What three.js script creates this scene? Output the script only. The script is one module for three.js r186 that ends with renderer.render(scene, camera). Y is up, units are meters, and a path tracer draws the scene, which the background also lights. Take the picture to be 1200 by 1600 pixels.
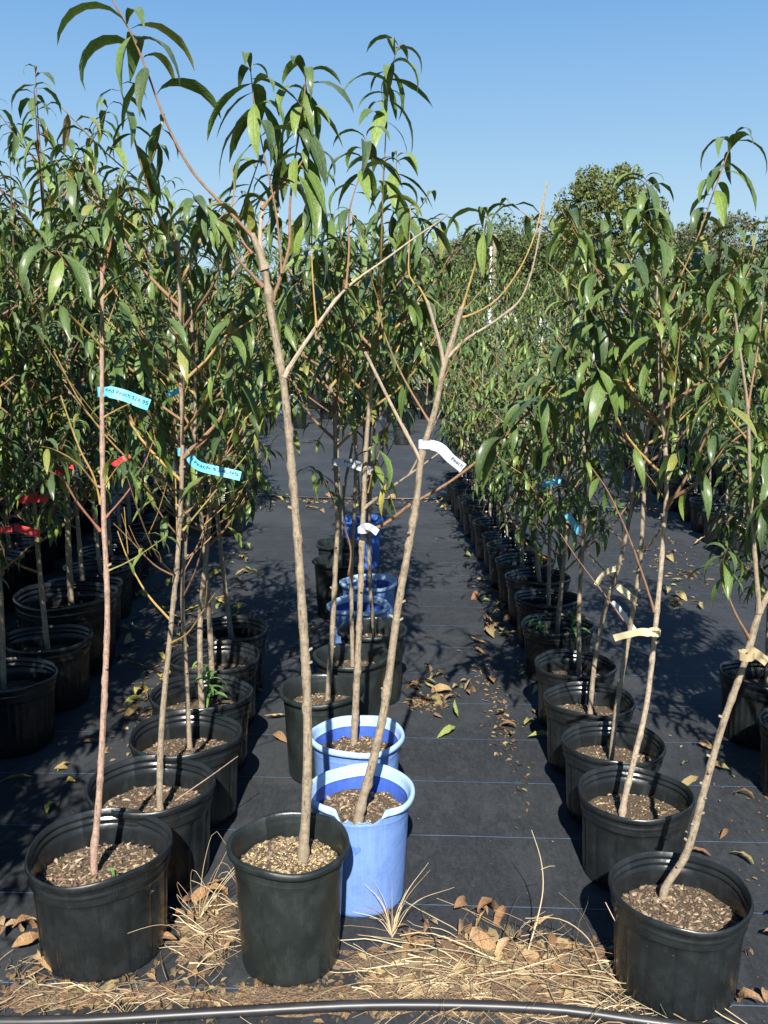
import * as THREE from 'three';
import { ImprovedNoise } from 'three/addons/math/ImprovedNoise.js';

// ---------------------------------------------------------------- camera, sky, sun, exposure
const scene = new THREE.Scene();
const R = Math.PI / 180, EXPOSURE = 2.2;
const camera = new THREE.PerspectiveCamera(2 * Math.atan(800 / 1470) / R, 0.75, 0.05, 900);
camera.position.set(0, 1.45, 0);
camera.rotation.x = -Math.atan(270 / 1470);
scene.add(camera);
const renderer = new THREE.WebGLRenderer({ antialias: true });
renderer.toneMapping = THREE.LinearToneMapping;
renderer.toneMappingExposure = EXPOSURE;
renderer.shadowMap.enabled = true;
{ // clear late-morning sky: pale at the horizon, deepening to the zenith
  const w = 64, h = 256, d = new Float32Array(w * h * 4);
  const stops = [[-90, .10, .10, .09], [-2, .16, .17, .16], [0, .63, .80, .92], [6, .50, .73, .905], [12, .32, .565, .86], [19, .18, .41, .78], [35, .09, .27, .66], [90, .04, .15, .46]];
  for (let j = 0; j < h; j++) {
    const el = (j + .5) / h * 180 - 90; let k = 0; while (k < stops.length - 2 && el > stops[k + 1][0]) k++;
    const a = stops[k], b = stops[k + 1]; let t = Math.min(1, Math.max(0, (el - a[0]) / (b[0] - a[0])));
    for (let i = 0; i < w; i++) { const o = (j * w + i) * 4; for (let c = 0; c < 3; c++) d[o + c] = (a[c + 1] + (b[c + 1] - a[c + 1]) * t) / EXPOSURE; d[o + 3] = 1; }
  }
  const t = new THREE.DataTexture(d, w, h, THREE.RGBAFormat, THREE.FloatType);
  t.mapping = THREE.EquirectangularReflectionMapping; t.magFilter = t.minFilter = THREE.LinearFilter; t.colorSpace = THREE.LinearSRGBColorSpace; t.needsUpdate = true;
  scene.background = t; scene.environment = t;
}
const sun = new THREE.DirectionalLight(new THREE.Color().setRGB(1, .95, .86), 5);
{ const el = 39 * R, az = 1 * R; // behind the camera, a little to its left
  sun.position.set(-Math.sin(az) * Math.cos(el) * 40, Math.sin(el) * 40, -6 + Math.cos(az) * Math.cos(el) * 40);
  sun.target.position.set(0, 0, -6); scene.add(sun, sun.target);
  sun.castShadow = true; sun.shadow.mapSize.set(4096, 4096); const sc = sun.shadow.camera; sc.left = sc.bottom = -14; sc.right = sc.top = 14; sc.far = 120; sc.updateProjectionMatrix(); }

// ---------------------------------------------------------------- helpers
function rng(a) { return () => { a |= 0; a = a + 0x6D2B79F5 | 0; let t = Math.imul(a ^ a >>> 15, 1 | a); t = t + Math.imul(t ^ t >>> 7, 61 | t) ^ t; return ((t ^ t >>> 14) >>> 0) / 4294967296; }; }
const V = (x, y, z) => new THREE.Vector3(x, y, z);
const lerp = (a, b, t) => a + (b - a) * t, clamp = (x, a = 0, b = 1) => Math.min(b, Math.max(a, x)), smooth = (a, b, x) => { const t = clamp((x - a) / (b - a)); return t * t * (3 - 2 * t); };
const perlin = new ImprovedNoise();
const fbm = (x, y, z = 0, o = 4) => { let s = 0, a = .5; for (let i = 0; i < o; i++) { s += a * perlin.noise(x, y, z); x *= 2.03; y *= 2.03; z = z * 2.03 + 7.1; a *= .5; } return s; };
const taken = {};
function numbered(n) { const k = taken[n] = (taken[n] ?? -1) + 1; return k ? `${n}_${String(k).padStart(3, '0')}` : n; }
function tag(o, label, category, group, kind) { o.userData.label = label; if (category) o.userData.category = category; if (group) o.userData.group = group; if (kind) o.userData.kind = kind; return o; }
function mesh(name, g, m, parent, top) { const o = new THREE.Mesh(g, m); o.castShadow = o.receiveShadow = true; o.name = top ? numbered(name) : name; (parent || scene).add(o); return o; }
function texture(w, h, f, srgb) { // f(x,y) -> [r,g,b] 0..1
  const d = new Uint8Array(w * h * 4);
  for (let j = 0; j < h; j++) for (let i = 0; i < w; i++) { const c = f(i, j), o = (j * w + i) * 4; d[o] = clamp(c[0]) * 255; d[o + 1] = clamp(c[1]) * 255; d[o + 2] = clamp(c[2]) * 255; d[o + 3] = 255; }
  const t = new THREE.DataTexture(d, w, h); t.wrapS = t.wrapT = THREE.RepeatWrapping; t.magFilter = THREE.LinearFilter; t.minFilter = THREE.LinearMipmapLinearFilter; t.generateMipmaps = true;
  if (srgb) t.colorSpace = THREE.SRGBColorSpace; t.needsUpdate = true; return t;
}
const rep = (t, x, y) => { const c = t.clone(); c.repeat.set(x, y); c.needsUpdate = true; return c; };
const lin = (r, g, b) => new THREE.Color().setRGB(r, g, b);
class GB { // collects geometry, with a colour for each piece
  constructor() { this.p = []; this.n = []; this.u = []; this.c = []; this.i = []; }
  add(g, m, col) {
    const P = g.attributes.position, N = g.attributes.normal, U = g.attributes.uv, base = this.p.length / 3, v = new THREE.Vector3(), nm = new THREE.Matrix3().getNormalMatrix(m);
    for (let k = 0; k < P.count; k++) {
      v.fromBufferAttribute(P, k).applyMatrix4(m); this.p.push(v.x, v.y, v.z);
      v.fromBufferAttribute(N, k).applyMatrix3(nm).normalize(); this.n.push(v.x, v.y, v.z);
      if (U) this.u.push(U.getX(k), U.getY(k)); else this.u.push(0, 0);
      if (col) this.c.push(col[0], col[1], col[2]);
    }
    if (g.index) for (let k = 0; k < g.index.count; k++) this.i.push(base + g.index.getX(k)); else for (let k = 0; k < P.count; k++) this.i.push(base + k);
    return this;
  }
  geo() { const g = new THREE.BufferGeometry(); const f = (n, a, s) => g.setAttribute(n, new THREE.Float32BufferAttribute(a, s)); f('position', this.p, 3); f('normal', this.n, 3); f('uv', this.u, 2); if (this.c.length) f('color', this.c, 3); g.setIndex(this.i); return g; }
}
const I4 = new THREE.Matrix4();
const mat4 = (pos, q, s) => new THREE.Matrix4().compose(pos, q, typeof s === 'number' ? V(s, s, s) : s);
const quat = (yaw, roll = 0, pitch = 0) => new THREE.Quaternion().setFromEuler(new THREE.Euler(roll, yaw, pitch, 'YXZ'));

// a tapering stem along points; knots swell it, uv is in metres
function stem(pts, r0, r1, o = {}) {
  const { rad = 7, knots = 0, flare = 0, seed = 1, wob = .035, step = .03, cap = true } = o, rnd = rng(seed);
  const cv = new THREE.CatmullRomCurve3(pts.map(p => p.isVector3 ? p : V(...p)), false, 'centripetal'), L = cv.getLength();
  const n = Math.max(3, Math.min(150, Math.round(L / step))), P = cv.getSpacedPoints(n), pos = [], uv = [], idx = [];
  let t0 = P[1].clone().sub(P[0]).normalize(), N = Math.abs(t0.y) > .9 ? V(1, 0, 0) : V(0, 1, 0); N.sub(t0.clone().multiplyScalar(N.dot(t0))).normalize();
  const kn = []; for (let k = 0; k < knots; k++) kn.push([rnd() * L, .06 + .17 * rnd(), rnd() * 6.28]);
  for (let i = 0; i <= n; i++) {
    const T = P[Math.min(n, i + 1)].clone().sub(P[Math.max(0, i - 1)]).normalize(); N.sub(T.clone().multiplyScalar(N.dot(T))).normalize(); const B = T.clone().cross(N);
    const s = L * i / n, w = 1 + wob * fbm(s * 18 + seed, seed * .37, 0, 2) * 2;
    for (let k = 0; k <= rad; k++) {
      const a = k / rad * Math.PI * 2; let r = lerp(r0, r1, Math.pow(i / n, .8)) * w * (1 + flare * .8 * Math.exp(-s / .014));
      for (const q of kn) { const d = (s - q[0]) / .009; if (Math.abs(d) < 2.5) r += (r0 * q[1]) * Math.exp(-d * d) * (.45 + .9 * Math.max(0, Math.cos(a - q[2]))); }
      const c = Math.cos(a) * r, d = Math.sin(a) * r; pos.push(P[i].x + N.x * c + B.x * d, P[i].y + N.y * c + B.y * d, P[i].z + N.z * c + B.z * d); uv.push(k / rad * .1, s);
    }
  }
  for (let i = 0; i < n; i++) for (let k = 0; k < rad; k++) { const a = i * (rad + 1) + k, b = a + rad + 1; idx.push(a, a + 1, b, b, a + 1, b + 1); }
  if (cap) { const b = pos.length / 3; pos.push(P[n].x, P[n].y, P[n].z); uv.push(.05, L); for (let k = 0; k < rad; k++) idx.push(n * (rad + 1) + k, n * (rad + 1) + k + 1, b); }
  const g = new THREE.BufferGeometry(); g.setAttribute('position', new THREE.Float32BufferAttribute(pos, 3)); g.setAttribute('uv', new THREE.Float32BufferAttribute(uv, 2)); g.setIndex(idx); g.computeVertexNormals(); g.userData.curve = cv; return g;
}

// ---------------------------------------------------------------- materials
const noiseTex = (() => { // tileable-enough smooth noise lookup
  const n = 256, a = new Float32Array(n * n), r = rng(5); for (let i = 0; i < n * n; i++) a[i] = r();
  return (x, y) => { const i = Math.floor(x), j = Math.floor(y); let f = x - i, g = y - j; f = f * f * (3 - 2 * f); g = g * g * (3 - 2 * g); const A = (p, q) => a[((q % n + n) % n) * n + ((p % n + n) % n)]; return lerp(lerp(A(i, j), A(i + 1, j), f), lerp(A(i, j + 1), A(i + 1, j + 1), f), g); };
})();
const vn = (x, y, o = 4) => { let s = 0, a = .5, t = 0; for (let i = 0; i < o; i++) { s += a * noiseTex(x, y); t += a; x = x * 2 + 17; y = y * 2 + 31; a *= .5; } return s / t; };

// woven ground fabric: 6 m tile, dust drifts, pale specks, weave
const fabR = rng(11), FW = 2048;
const fabricMap = texture(FW, FW, (i, j) => {
  const dust = smooth(.45, .78, vn(i / 128, j / 128, 5)) * .55 + smooth(.5, .8, vn(i / 14 + 40, j / 20 + 9, 3)) * .3;
  const weave = (i + j & 1 ? .05 : -.05) + (fabR() - .5) * .28 + (vn(i / 2.1, j / 9, 2) - .5) * .35;
  const grain = smooth(.55, .75, vn(i / 3.2 + 70, j / 3.2, 2)) * .35 * (.4 + dust), b = .62 + weave + dust * .62 + grain; const speck = fabR() < .0022 ? 1.2 * fabR() : 0;
  return [b * .98 + dust * .06 + speck, b + dust * .03 + speck * .85, b * 1.05 + speck * .55];
});
const fabricBump = texture(1024, 1024, (i, j) => { const v = .5 + (vn(i / 90, j / 90, 4) - .5) * .8 + (vn(i / 8, j / 30, 2) - .5) * .12 + ((i & 1) ^ (j & 1) ? .03 : -.03); return [v, v, v]; });
const mFabric = new THREE.MeshPhysicalMaterial({ specularIntensity: .45, sheen: .4, sheenRoughness: .55, sheenColor: lin(.5, .54, .58), color: lin(.037, .0405, .0435), map: fabricMap, bumpMap: fabricBump, bumpScale: .006, roughness: .78 });
const mStripe = new THREE.MeshStandardMaterial({ color: lin(.085, .15, .26), roughness: .8, map: texture(256, 8, (i) => { const v = .45 + .6 * vn(i / 5, 3, 3); return [v, v, v]; }) });
const mGrass = new THREE.MeshStandardMaterial({ color: lin(.17, .17, .07), roughness: 1, map: texture(256, 256, (i, j) => { const v = .5 + .6 * vn(i / 6, j / 6, 4); return [v, v * (.9 + .2 * vn(i / 30, j / 30, 2)), v * .8]; }) });
const mDirt = new THREE.MeshStandardMaterial({ color: lin(.21, .15, .10), roughness: 1, map: texture(512, 512, (i, j) => { const v = .25 + .95 * vn(i / 5, j / 5, 4), w = vn(i / 40 + 5, j / 40, 3); return [v, v * (.86 + .16 * w), v * (.7 + .3 * w)]; }), bumpMap: texture(512, 512, (i, j) => { const v = vn(i / 4, j / 4, 4); return [v, v, v]; }), bumpScale: .01 });
const barkMap = texture(256, 1024, (i, j) => { // lenticels run round the stem
  const s = vn(i / 26, j / 16, 4), l = smooth(.7, .82, vn(i / 16 + 9, j / 4 + 4, 2)), d = smooth(.68, .8, vn(i / 5 + 33, j / 5, 2)), v = .42 + .7 * s - .35 * smooth(.55, .8, vn(i / 20, j / 70, 3)) + l * .35 - d * .3; return [v, v * (.95 + .04 * l), v * (.9 + .06 * l)]; });
const barkBump = texture(128, 512, (i, j) => { const v = vn(i / 24, j / 3, 3) * .7 + vn(i / 6, j / 6, 2) * .3; return [v, v, v]; });
for (const t of [barkMap, barkBump]) t.repeat.set(10, 2.2);
const bark = (r, g, b) => new THREE.MeshStandardMaterial({ color: lin(r, g, b), map: barkMap, bumpMap: barkBump, bumpScale: .0007, roughness: .85 });
const mBark = [bark(.30, .25, .185), bark(.26, .155, .09), bark(.40, .335, .26), bark(.38, .26, .09), bark(.34, .31, .10)];
const mRedBark = bark(.30, .135, .085), mPinkBark = bark(.40, .28, .225);
const plasticDust = texture(512, 512, (i, j) => { const a = smooth(.4, .75, vn(i / 26, j / 34, 5)), b = smooth(.62, .8, vn(i / 2.5, j / 30, 3)), c = vn(i / 1.5, j / 1.5, 2); const v = .55 + .42 * a * (.4 + .6 * c) + .4 * b * (.3 + a) + .22 * (c - .5); return [v, v, v * .98]; });
const plasticBump = texture(256, 256, (i, j) => { const v = vn(i / 12, j / 12, 4); return [v, v, v]; });
const plasticRough = texture(256, 256, (i, j) => { const v = .55 + .5 * smooth(.35, .7, vn(i / 30, j / 30, 4)); return [v, v, v]; });
for (const t of [plasticDust, plasticBump, plasticRough]) t.repeat.set(1.6, 1.6);
const plastic = (r, g, b, rough = .5) => new THREE.MeshStandardMaterial({ color: lin(r, g, b), map: plasticDust, bumpMap: plasticBump, bumpScale: .0015, roughness: rough, roughnessMap: plasticRough });
const mPot = plastic(.0155, .0192, .0215, .44), mPotGreen = plastic(.019, .0255, .0255, .52), mPotNew = plastic(.012, .0145, .0165, .42);
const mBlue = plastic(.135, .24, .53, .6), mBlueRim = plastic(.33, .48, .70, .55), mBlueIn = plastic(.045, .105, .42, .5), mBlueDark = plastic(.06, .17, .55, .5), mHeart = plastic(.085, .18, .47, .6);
const blueDust = texture(256, 256, (i, j) => { const v = .82 + .22 * vn(i / 3, j / 40, 3) + .12 * (vn(i / 2, j / 2, 2) - .5) - .1 * smooth(.6, .75, vn(i / 20, j / 20, 4)); return [v, v, v]; }); blueDust.repeat.set(1.6, 1.6);
for (const m of [mBlue, mBlueRim, mBlueIn, mBlueDark, mHeart]) m.map = blueDust;
const soilMap = texture(512, 512, (i, j) => { const v = .18 + .8 * vn(i / 4, j / 4, 3), k = vn(i / 7 + 3, j / 7, 2), t = smooth(.6, .72, k); return [v * (1 + t), v * (.85 + t * .95), v * (.66 + t * .7)]; });
soilMap.repeat.set(3, 3);
const mSoil = new THREE.MeshStandardMaterial({ color: lin(.19, .15, .115), map: soilMap, roughness: 1, bumpMap: soilMap, bumpScale: .01 });
const mChip = new THREE.MeshStandardMaterial({ vertexColors: true, roughness: .95 });
const leafMap = texture(128, 256, (i, j) => { // midrib, side veins, mottling
  const u = Math.abs(i / 127 - .5) * 2, v = j / 255, rib = Math.exp(-u * u / .006), vein = Math.pow(.5 + .5 * Math.cos((v * 22 - u * 2.2) * Math.PI * 2 * .5 * 2), 10) * (1 - u) * .35, m = vn(i / 10, j / 10, 4);
  const b = .45 + .55 * m + vein * .10; return [b * .92 + rib * .4, b + rib * .26, b * .9 + rib * .3]; });
const leafBump = texture(64, 256, (i, j) => { const u = Math.abs(i / 63 - .5) * 2, v = j / 255; const a = (.5 + .10 * Math.cos((v * 22 - u * 2.2) * Math.PI * 2) * (1 - u * .4)) - .3 * Math.exp(-u * u / .008) + (vn(i / 9, j / 14, 3) - .5) * .7; return [a, a, a]; });
const leafy = (r, g, b, o = {}) => new THREE.MeshPhysicalMaterial({ color: lin(r, g, b), map: leafMap, bumpMap: leafBump, bumpScale: .0016, roughness: .62, clearcoat: .3, clearcoatRoughness: .27, transmission: .24, thickness: 0, side: THREE.DoubleSide, ...o });
const LC = [[.082, .142, .020], [.125, .195, .026], [.050, .095, .017], [.20, .275, .040], [.26, .26, .045]]; // leaf tones of the trees
const YC = [[.40, .33, .05], [.26, .26, .05], [.30, .19, .07]];
const mLeaf = LC.map(c => leafy(...c)), mYellow = YC.map(c => leafy(...c)), mLeafV = leafy(1, 1, 1, { vertexColors: true });
const mDry = new THREE.MeshStandardMaterial({ vertexColors: true, map: leafMap, roughness: .9, side: THREE.DoubleSide, bumpMap: leafBump, bumpScale: .002 });
const mStraw = new THREE.MeshStandardMaterial({ vertexColors: true, roughness: .85 });
const mPipe = new THREE.MeshStandardMaterial({ color: lin(.028, .028, .032), map: plasticDust, roughness: .42 });

// ---------------------------------------------------------------- leaves
// a lance-shaped leaf of length 1 that leaves its twig at e0 and bends down by `bend`; folded along the midrib, edges rippled
function leafGeo({ e0, bend, twist = 0, fold = .35, W = .115, n = 7, ripple = 0, seed = 1, side = 0, across = 2 }) {
  const pos = [], uv = [], idx = []; let x = 0, y = 0, z = 0, h = 0;
  for (let i = 0; i <= n; i++) {
    const s = i / n, a = e0 - bend * Math.pow(s, .85), f = s < .06 ? 0 : (s - .06) / .94;
    const w = s < .05 ? .008 : W * Math.pow(Math.sin(Math.PI * Math.pow(clamp(f * .985 + .012), .82)), .9) * (1 - .15 * f) + .004 * (1 - s);
    const T = V(Math.cos(a) * Math.cos(h), Math.sin(a), Math.cos(a) * Math.sin(h));
    let S = V(-Math.sin(h), 0, Math.cos(h)), N = S.clone().cross(T).negate(); if (N.y < 0 && Math.abs(a) < 1.5) N.negate(); N = T.clone().cross(S).negate();
    const tw = twist * s, ct = Math.cos(tw), st = Math.sin(tw), S2 = S.clone().multiplyScalar(ct).addScaledVector(N, st), N2 = N.clone().multiplyScalar(ct).addScaledVector(S, -st);
    for (const k of [-1, 0, 1]) {
      const rp = k ? ripple * Math.sin(s * 21 + seed * 2 + k) * Math.sin(Math.PI * s) : 0, ww = w * k;
      pos.push(x + S2.x * ww * Math.cos(fold) + N2.x * (w * Math.abs(k) * Math.sin(fold) + rp), y + S2.y * ww * Math.cos(fold) + N2.y * (w * Math.abs(k) * Math.sin(fold) + rp), z + S2.z * ww * Math.cos(fold) + N2.z * (w * Math.abs(k) * Math.sin(fold) + rp)); uv.push(.5 + .5 * k, s);
    }
    x += T.x / n; y += T.y / n; z += T.z / n; h += side / n;
  }
  for (let i = 0; i < n; i++) for (let k = 0; k < 2; k++) { const a = i * 3 + k, b = a + 3; idx.push(a, b, a + 1, a + 1, b, b + 1); }
  const g = new THREE.BufferGeometry(); g.setAttribute('position', new THREE.Float32BufferAttribute(pos, 3)); g.setAttribute('uv', new THREE.Float32BufferAttribute(uv, 2)); g.setIndex(idx); g.computeVertexNormals(); return g;
}
function leafSet(n, seed) { // [upright, arching, hanging] variants
  const r = rng(seed), kinds = [[], [], []];
  for (let k = 0; k < 3; k++) for (let i = 0; i < 7; i++) kinds[k].push(leafGeo({ e0: [1.0, .35, -.5][k] + (r() - .5) * .5, bend: [2.45, 2.0, 1.15][k] + (r() - .5) * .7, twist: (r() - .5) * 1.5, fold: .15 + .45 * r(), W: .084 + .038 * r(), n, ripple: .014 * r() * (n > 5 ? 1 : 0), seed: i, side: (r() - .5) * .9 }));
  return kinds;
}
const LEAF = leafSet(8, 21), LEAF_LOW = leafSet(4, 22), LEAF_FAR = leafSet(3, 23);
// leaves along a curve: calls put(position, quaternion, size, kind)
function leavesAlong(cv, [t0, t1, n, size], rnd, put) {
  let ph = rnd() * 6.28;
  for (let i = 0; i < n; i++) {
    const f = n > 1 ? i / (n - 1) : 1, t = clamp(lerp(t0, t1, Math.pow(f, .62)) + (rnd() - .5) * .02), p = cv.getPointAt(t); ph += 2.4 + (rnd() - .5) * .7;
    const kind = f > .86 ? (rnd() < .5 ? 0 : 1) : rnd() < .07 ? 0 : rnd() < .38 ? 1 : 2;
    put(p, quat(ph, (rnd() - .5) * .5, (rnd() - .5) * .35), size * (f > .9 ? .45 + .4 * rnd() : .6 + .55 * rnd()), kind);
  }
}

// ---------------------------------------------------------------- pots
const ang = Math.PI * 2;
function ringGeo(profile, seg, f) { // surface of revolution whose radius and height f() may bend
  const pos = [], uv = [], idx = []; let acc = 0;
  for (let j = 0; j < profile.length; j++) {
    if (j) acc += Math.hypot(profile[j][0] - profile[j - 1][0], profile[j][1] - profile[j - 1][1]);
    for (let k = 0; k <= seg; k++) { const a = k / seg * ang, [r, y] = f(a, profile[j][0], profile[j][1]); pos.push(Math.cos(a) * r, y, Math.sin(a) * r); uv.push(k / seg * ang * .15, acc); }
  }
  for (let j = 0; j < profile.length - 1; j++) for (let k = 0; k < seg; k++) { const a = j * (seg + 1) + k, b = a + seg + 1; idx.push(a, b, a + 1, a + 1, b, b + 1); }
  const g = new THREE.BufferGeometry(); g.setAttribute('position', new THREE.Float32BufferAttribute(pos, 3)); g.setAttribute('uv', new THREE.Float32BufferAttribute(uv, 2)); g.setIndex(idx); g.computeVertexNormals();
  const N = g.attributes.normal; for (let j = 0; j < profile.length; j++) { const a = j * (seg + 1), b = a + seg, v = V(N.getX(a) + N.getX(b), N.getY(a) + N.getY(b), N.getZ(a) + N.getZ(b)).normalize(); N.setXYZ(a, v.x, v.y, v.z); N.setXYZ(b, v.x, v.y, v.z); }
  return g;
}
const BODY = {
  A: [[0, .006], [.13, .006], [.138, 0], [.143, .002], [.1455, .01], [.147, .03], [.1485, .06], [.150, .09], [.152, .13], [.154, .165], [.1555, .188], [.157, .200], [.161, .203], [.1635, .208], [.1625, .219], [.164, .224], [.1665, .2275], [.1645, .232], [.1645, .237], [.167, .241], [.168, .246]],
  B: [[0, .006], [.10, .006], [.108, 0], [.113, .002], [.115, .012], [.1175, .06], [.1205, .12], [.1235, .18], [.126, .235], [.1268, .252], [.1285, .254], [.1288, .259], [.1278, .262], [.1295, .274], [.131, .281]],
};
const RIM = {
  A: [[.168, .246], [.1715, .248], [.1732, .253], [.1728, .259], [.1708, .2635], [.1685, .265], [.1665, .2635], [.1655, .259], [.162, .254], [.162, .250], [.1655, .2465], [.165, .2425], [.160, .238], [.1597, .233], [.163, .2295], [.1625, .2255], [.1575, .220], [.157, .212], [.1545, .206], [.152, .18], [.149, .145]],
  B: [[.131, .281], [.139, .281], [.1425, .285], [.1435, .291], [.142, .297], [.138, .3], [.134, .299], [.1315, .294], [.129, .286], [.1275, .276], [.1245, .27], [.1245, .258], [.1215, .254], [.118, .2], [.116, .17]],
};
function potGeos(type, seed, o = {}) {
  const r = rng(seed), p1 = r() * 6.3, p2 = r() * 6.3, p3 = r() * 6.3, warp = (o.warp ?? 1) * (.006 + .014 * r()), panels = o.ribs || (type === 'A' ? 15 : 0), seg = o.seg || (type === 'A' ? 120 : 72), H = type === 'A' ? .265 : .3, turn = Math.floor(r() * 8) / 8;
  const f = (a, rad, y) => {
    const h = y / H; let rr = rad * (1 + warp * h * h * Math.cos(2 * a + p1) + warp * .5 * h * Math.cos(3 * a + p2)), yy = y + h * h * h * .0045 * Math.sin(2 * a + p3) + h * h * h * .002 * Math.sin(5 * a + p1);
    if (panels && rad > .135 && y > .004 && y < .21) { const q = (a / ang * panels + turn) % 1; if (o.ribs) rr += .0032 * Math.cos(q * ang) * smooth(.004, .02, y) * (1 - smooth(.19, .21, y)); else { const e = Math.min(q, 1 - q); rr += .0013 * (1 - 4 * (q - .5) * (q - .5)) * smooth(.004, .02, y) * (1 - smooth(.185, .2, y)); rr -= .0045 * Math.exp(-e * e / .005) * smooth(.004, .02, y) * (1 - smooth(.185, .2, y)); } }
    return o.break ? o.break(a, rr, yy, rad, y) : [rr, yy];
  };
  return o.rimMat && type === 'B' ? [ringGeo(BODY.B, seg, f), ringGeo(RIM.B.slice(0, 11), seg, f), ringGeo(RIM.B.slice(10), seg, f)] : [ringGeo(BODY[type], seg, f), ringGeo(RIM[type], seg, f)];
}
function soilGeo(R0, y, seed, rough = 1) {
  const pos = [], uv = [], idx = [], nr = 12, ns = 36;
  for (let j = 0; j <= nr; j++) for (let k = 0; k <= ns; k++) { const a = k / ns * ang, r = R0 * j / nr, x = Math.cos(a) * r, z = Math.sin(a) * r; pos.push(x, y + rough * (.022 * fbm(x * 22 + seed, z * 22, 0, 3) + .010 * fbm(x * 80, z * 80 + seed, 0, 2)) + .012 * (1 - r / R0), z); uv.push(x * 2 + seed, z * 2); }
  for (let j = 0; j < nr; j++) for (let k = 0; k < ns; k++) { const a = j * (ns + 1) + k, b = a + ns + 1; idx.push(a, a + 1, b, b, a + 1, b + 1); }
  const g = new THREE.BufferGeometry(); g.setAttribute('position', new THREE.Float32BufferAttribute(pos, 3)); g.setAttribute('uv', new THREE.Float32BufferAttribute(uv, 2)); g.setIndex(idx); g.computeVertexNormals(); return g;
}
const chipShape = (() => { const g = new THREE.OctahedronGeometry(1, 0); const p = g.attributes.position; for (let i = 0; i < p.count; i++) p.setXYZ(i, p.getX(i) * (1 + .2 * Math.sin(i)), p.getY(i) * .6, p.getZ(i) * .7); g.computeVertexNormals(); return g; })();
function chips(R0, y, n, seed, pale) {
  const b = new GB(), r = rng(seed), cols = [[.13, .085, .055], [.20, .14, .09], [.09, .06, .045], [.27, .21, .14]], cream = [[.47, .36, .18], [.54, .43, .23], [.36, .26, .12]];
  for (let i = 0; i < n; i++) { const a = r() * ang, d = Math.sqrt(r()) * R0 * .97, c = r() < pale ? cream[i % 3] : cols[i % 4], s = c[0] > .3 ? .0018 + .0016 * r() : .003 + .0065 * r() * r(), v = .7 + .6 * r(), x = Math.cos(a) * d, z = Math.sin(a) * d;
    b.add(chipShape, mat4(V(x, y + .022 * fbm(x * 22 + seed, z * 22, 0, 3) + .012 * (1 - d / R0) + s * .2, z), quat(r() * 6, (r() - .5), (r() - .5)), V(s * (1 + r()), s, s)), c.map(q => q * v)); }
  return b.geo();
}
function addPot(root, type, seed, o = {}) {
  const [gb, gr, gi] = potGeos(type, seed, o), p = mesh('pot', gb, o.mat || mPot, root); if (o.label) p.userData.label = o.label;
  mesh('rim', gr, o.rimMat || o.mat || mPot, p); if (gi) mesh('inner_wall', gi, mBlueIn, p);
  const R0 = type === 'A' ? .152 : .117, y = (type === 'A' ? .178 : .235) + (o.fill || 0), s = mesh('soil', soilGeo(R0, y, seed % 17, 1), mSoil, root);
  if (o.chips) { const c = mesh('potting_mix', chips(R0, y, o.chips, seed % 17, o.pale ?? .3), mChip, s); c.userData.kind = 'stuff'; }
  return p;
}

// ---------------------------------------------------------------- ground
const ground = mesh('ground', new THREE.PlaneGeometry(1400, 1400).rotateX(-Math.PI / 2), mGrass, null, true); ground.position.y = -.03; ground.geometry.attributes.uv.array.forEach((v, i, a) => a[i] = v * 700); tag(ground, 'flat grassy field behind the nursery beds', 'ground', null, 'structure');
const ROW = 2.2 * R; // the rows run a little to the right of the view
const lift = (x, z) => .010 * fbm(x * .9, z * .9, 3, 2) + .004 * fbm(x * 4, z * 4, 8, 2); // slight humps of the fabric
function sheet(x0, x1, z0, z1, nx, nz, m, name, y, label) {
  const g = new THREE.PlaneGeometry(x1 - x0, z1 - z0, nx, nz).rotateX(-Math.PI / 2).translate((x0 + x1) / 2, 0, (z0 + z1) / 2), p = g.attributes.position, u = g.attributes.uv;
  for (let i = 0; i < p.count; i++) { const x = p.getX(i), z = p.getZ(i); p.setY(i, y + lift(x, z)); u.setXY(i, x / 6 + .37, z / 6 + .21); }
  g.computeVertexNormals(); return tag(mesh(name, g, m, null, true), label, 'ground cover', null, 'structure');
}
const fab = sheet(-9, 10, -8.3, -.4, 120, 60, mFabric, 'weed_fabric', 0, 'black woven ground fabric under the near rows of pots');
const fab2 = sheet(-12, 14, -19.9, -8.2, 60, 60, mFabric, 'weed_fabric', -.006, 'black woven ground fabric beyond the thin cross pipe');
function stripe(z, parent) { // blue guide thread woven across the fabric
  const n = 90, g = new THREE.PlaneGeometry(18, .0032, n, 1).rotateX(-Math.PI / 2), p = g.attributes.position, u = g.attributes.uv;
  for (let i = 0; i < p.count; i++) { const x = p.getX(i) + .4, zz = p.getZ(i) + z + x * .045 + .006 * fbm(x * 1.2, z * 3, 0, 2); p.setXYZ(i, x, lift(x, zz) + .0022, zz); u.setX(i, x * .7 + z); }
  g.computeVertexNormals(); mesh('guide_thread', g, mStripe, parent);
}
for (let k = 0; k < 19; k++) stripe(-1.885 - k * .347, fab);

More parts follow.
